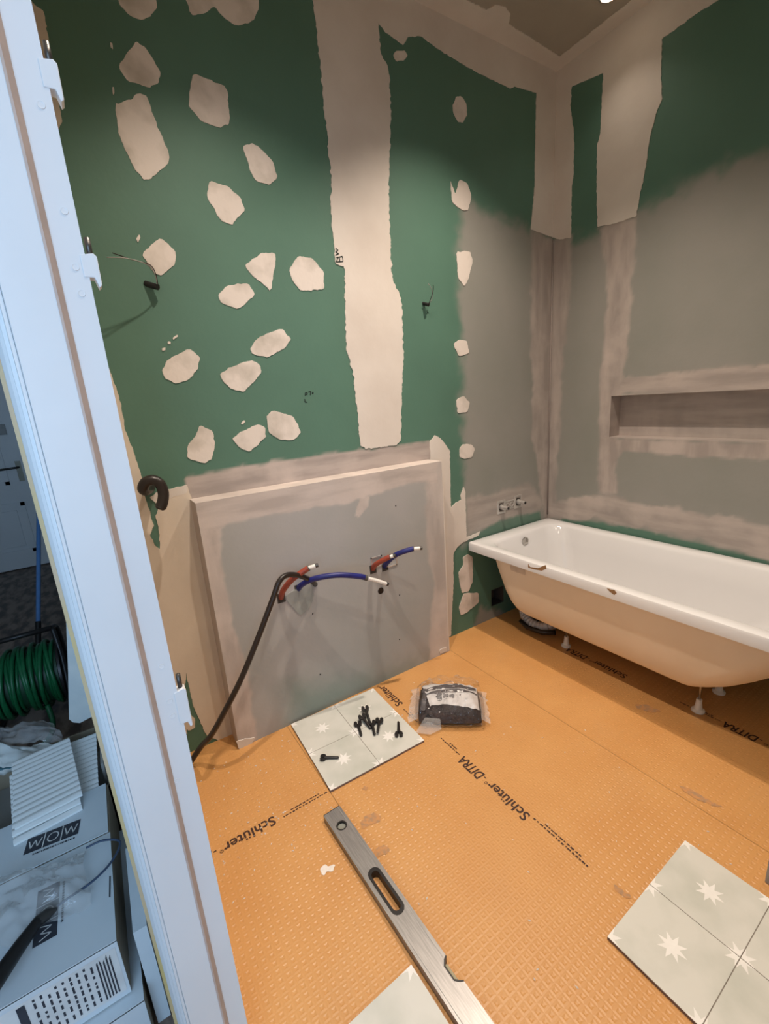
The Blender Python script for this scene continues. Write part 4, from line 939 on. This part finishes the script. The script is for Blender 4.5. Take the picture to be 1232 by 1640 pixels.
# open carton behind, with cloth and ribbed tiles
cO = empty('open_carton', (.20, -2.86, 0)); tag(cO, 'open cardboard carton behind the logo carton holding white sheets', 'box', 'tile cartons in the hall')
ox0, ox1, oy0, oy1, oz = .02, .385, -3.05, -2.665, .300
for bx in ((ox0, ox0+.006, oy0, oy1), (ox1-.006, ox1, oy0, oy1), (ox0, ox1, oy0, oy0+.006), (ox0, ox1, oy1-.006, oy1)): MB().box(*bx, .001, oz).build('side', M['kraft'], cO)
MB().box(ox0, ox1, oy0, oy1, .001, .008).build('bottom', M['kraft'], cO)
MB().box(.30, .384, oy1, oy1+.004, .22, .345).build('flap', M['carton'], cO)
MB().box(.17, .30, oy1-.02, oy1-.012, .18, .33).build('divider', M['deadboard'], cO)
MB().box(ox0+.01, ox1-.01, oy0+.01, oy1-.01, .009, .20).build('packed_tiles', M['deadboard'], cO)
def sheet_heap(name, label, pix, z, m, cat, seed):
    """crumpled sheet lying over things: pixel corners at height z"""
    P = [at(p, 2, z) for p in pix]; n = 22; b = MB(); V = []
    for j in range(n+1):
        for i in range(n+1):
            a, c = i/n, j/n; p = (P[0]*(1-a)+P[1]*a)*(1-c) + (P[3]*(1-a)+P[2]*a)*c
            e = min(a, 1-a, c, 1-c)
            V.append((p.x+.012*float(fbm(np.array(a*4), np.array(c*4), seed)), p.y+.012*float(fbm(np.array(a*4+9), np.array(c*4), seed)), z+.030*float(fbm(np.array(a*3.5), np.array(c*3.5), seed+3))+.012*float(fbm(np.array(a*9), np.array(c*9), seed+4))-.02*(1-min(1, e*5))))
    b.add(V, [(j*(n+1)+i, j*(n+1)+i+1, (j+1)*(n+1)+i+1, (j+1)*(n+1)+i) for j in range(n) for i in range(n)])
    return tag(b.build(name, m, smooth=True), label, cat)
sheet_heap('white_sheet', 'crumpled white sheet lying on the open carton beside the ribbed tiles', [(-40,1185),(95,1190),(70,1232),(-40,1225)], .325, M['cloth'], 'sheet', 3)
sheet_heap('film_sheet', 'crumpled clear film lying in front of the cable reel', [(-20,1165),(80,1150),(100,1180),(-10,1192)], .34, M['milky'], 'plastic film', 11)
MB_ = MB(); P = [at(p, 2, .302) for p in ((-20,1222),(60,1212),(48,1226),(-20,1234))]
MB_.prism([(p.x, p.y) for p in P], .296, .302, 2); tag(MB_.build('paper_strip', M['teal']), 'dark teal strip under the crumpled white sheet', 'paper')
# ribbed tiles
def ribbed(L_, W_, n=13):
    pts = []
    for i in range(n):
        for k in range(5): t = k/5; pts.append((-L_/2+L_*(i+t)/n, .006+.005*math.sin(PI*t)))
    pts.append((L_/2, .006)); V = []; Fc = []
    m_ = len(pts)
    for y in (-W_/2, W_/2): V += [(x, y, z) for x, z in pts]+[(x, y, 0) for x, z in pts]
    k = 2*m_
    for i in range(m_-1):
        Fc += [(i, i+1, k+i+1, k+i), (m_+i, k+m_+i, k+m_+i+1, m_+i+1), (i, m_+i, m_+i+1, i+1), (k+i, k+i+1, k+m_+i+1, k+m_+i)]
    Fc += [(0, k, k+m_, m_), (m_-1, 2*m_-1, k+2*m_-1, k+m_-1)]
    return V, Fc
t1, t2, t3, t4 = [at(p, 2, .345) for p in ((24,1222),(112,1185),(134,1272),(18,1338))]
ctr = (t1+t2+t3+t4)/4; ax_ = ((t3+t4)-(t1+t2))/2; L_ = ax_.length; ang = math.atan2(ax_.y, ax_.x); W_ = ((t2-t1).length+(t3-t4).length)/2*.98
RV, RF = ribbed(L_, W_)
tms = []
for k, (dx, dy, dz, da, lab) in enumerate([(0, 0, .022, 0.02, 'topmost white ribbed tile of the stack on the open carton'), (.012, .0, .010, -.02, 'second white ribbed tile, directly under the topmost one'), (.030, -.006, -.002, .03, 'lowest white ribbed tile, jutting out over the logo flap'), (-.035, .055, -.016, -.10, 'white ribbed tile showing behind the right of the stack')]):
    if k == 0:
        me = bpy.data.meshes.new('ribbed_tile'); me.from_pydata(RV, [], RF); me.materials.append(M['glaze'])
        bm = bmesh.new(); bm.from_mesh(me); bmesh.ops.recalc_face_normals(bm, faces=bm.faces); bm.to_mesh(me); bm.free()
    o = bpy.data.objects.new('ribbed_tile', me); COL.objects.link(o); o.location = (ctr.x+dx, ctr.y+dy, .326+dz); o.rotation_euler = (0, 0, ang+da)
    tag(o, lab, 'tile', 'ribbed tiles in the hall')
# clear bag, tool and wire on the logo carton
sheet_heap('zip_bag', 'clear plastic bag lying on the logo carton', [(-30,1415),(130,1355),(140,1440),(-30,1520)], .352, M['milky'], 'bag', 21)
tl = empty('pliers', at((60, 1478), 2, .335)); tag(tl, 'dark handled tool lying across the logo carton', 'tool')
MB().tube([at((-25,1600), 2, .37), at((0,1562), 2, .365), at((30,1518), 2, .355), at((62,1474), 2, .345)], [.017, .017, .015, .012], 10).build('handle', M['black'], tl, smooth=True, auto=50)
MB().tube([at((60,1477), 2, .345), at((76,1464), 2, .342), at((90,1456), 2, .338)], [.013, .012, .004], 10).build('jaw', M['dark_steel'], tl, smooth=True, auto=50)
wr = spline([at(p, 2, .335) for p in ((72,1466),(110,1438),(150,1410),(180,1378),(192,1348),(165,1346),(138,1358))], 6)
tag(MB().tube(wr, .0028, 6).build('wire_loop', mat('blue_wire', (.05, .08, .14), .4, scale=20), smooth=True), 'thin dark wire looped over the edge of the logo carton', 'wire')

# ------------------------------------------------------------------ ceiling spots
LABS = ['recessed round ceiling spot above the drain end of the bathtub', 'recessed round ceiling spot above the sloping end of the bathtub', 'recessed round ceiling spot over the tile with the black pins', 'recessed round ceiling spot over the lower right tile', 'recessed round ceiling spot in the ceiling corner above the wall mixer bracket']
for (x, y, pw), lab in zip(LAMPS, LABS):
    r_ = empty('ceiling_spot', (x, y, H)); tag(r_, lab, 'ceiling light', 'recessed ceiling spots')
    MB().rings([[(x+rr_*math.cos(k*PI/12), y+rr_*math.sin(k*PI/12), z) for k in range(24)] for z, rr_ in ((H-.0005, .046), (H-.005, .045), (H-.007, .036), (H-.002, .033))]).build('trim_ring', M['steel'], r_, smooth=True, auto=40)
    MB().rings([[(x+rr_*math.cos(k*PI/12), y+rr_*math.sin(k*PI/12), z) for k in range(24)] for z, rr_ in ((H-.003, .034), (H-.010, .030), (H-.014, .02))], cap1=True).build('lens', M['lens'], r_, smooth=True)
    sp = spot(x, y, pw); sp.parent = r_; sp.location = (0, 0, -.035)
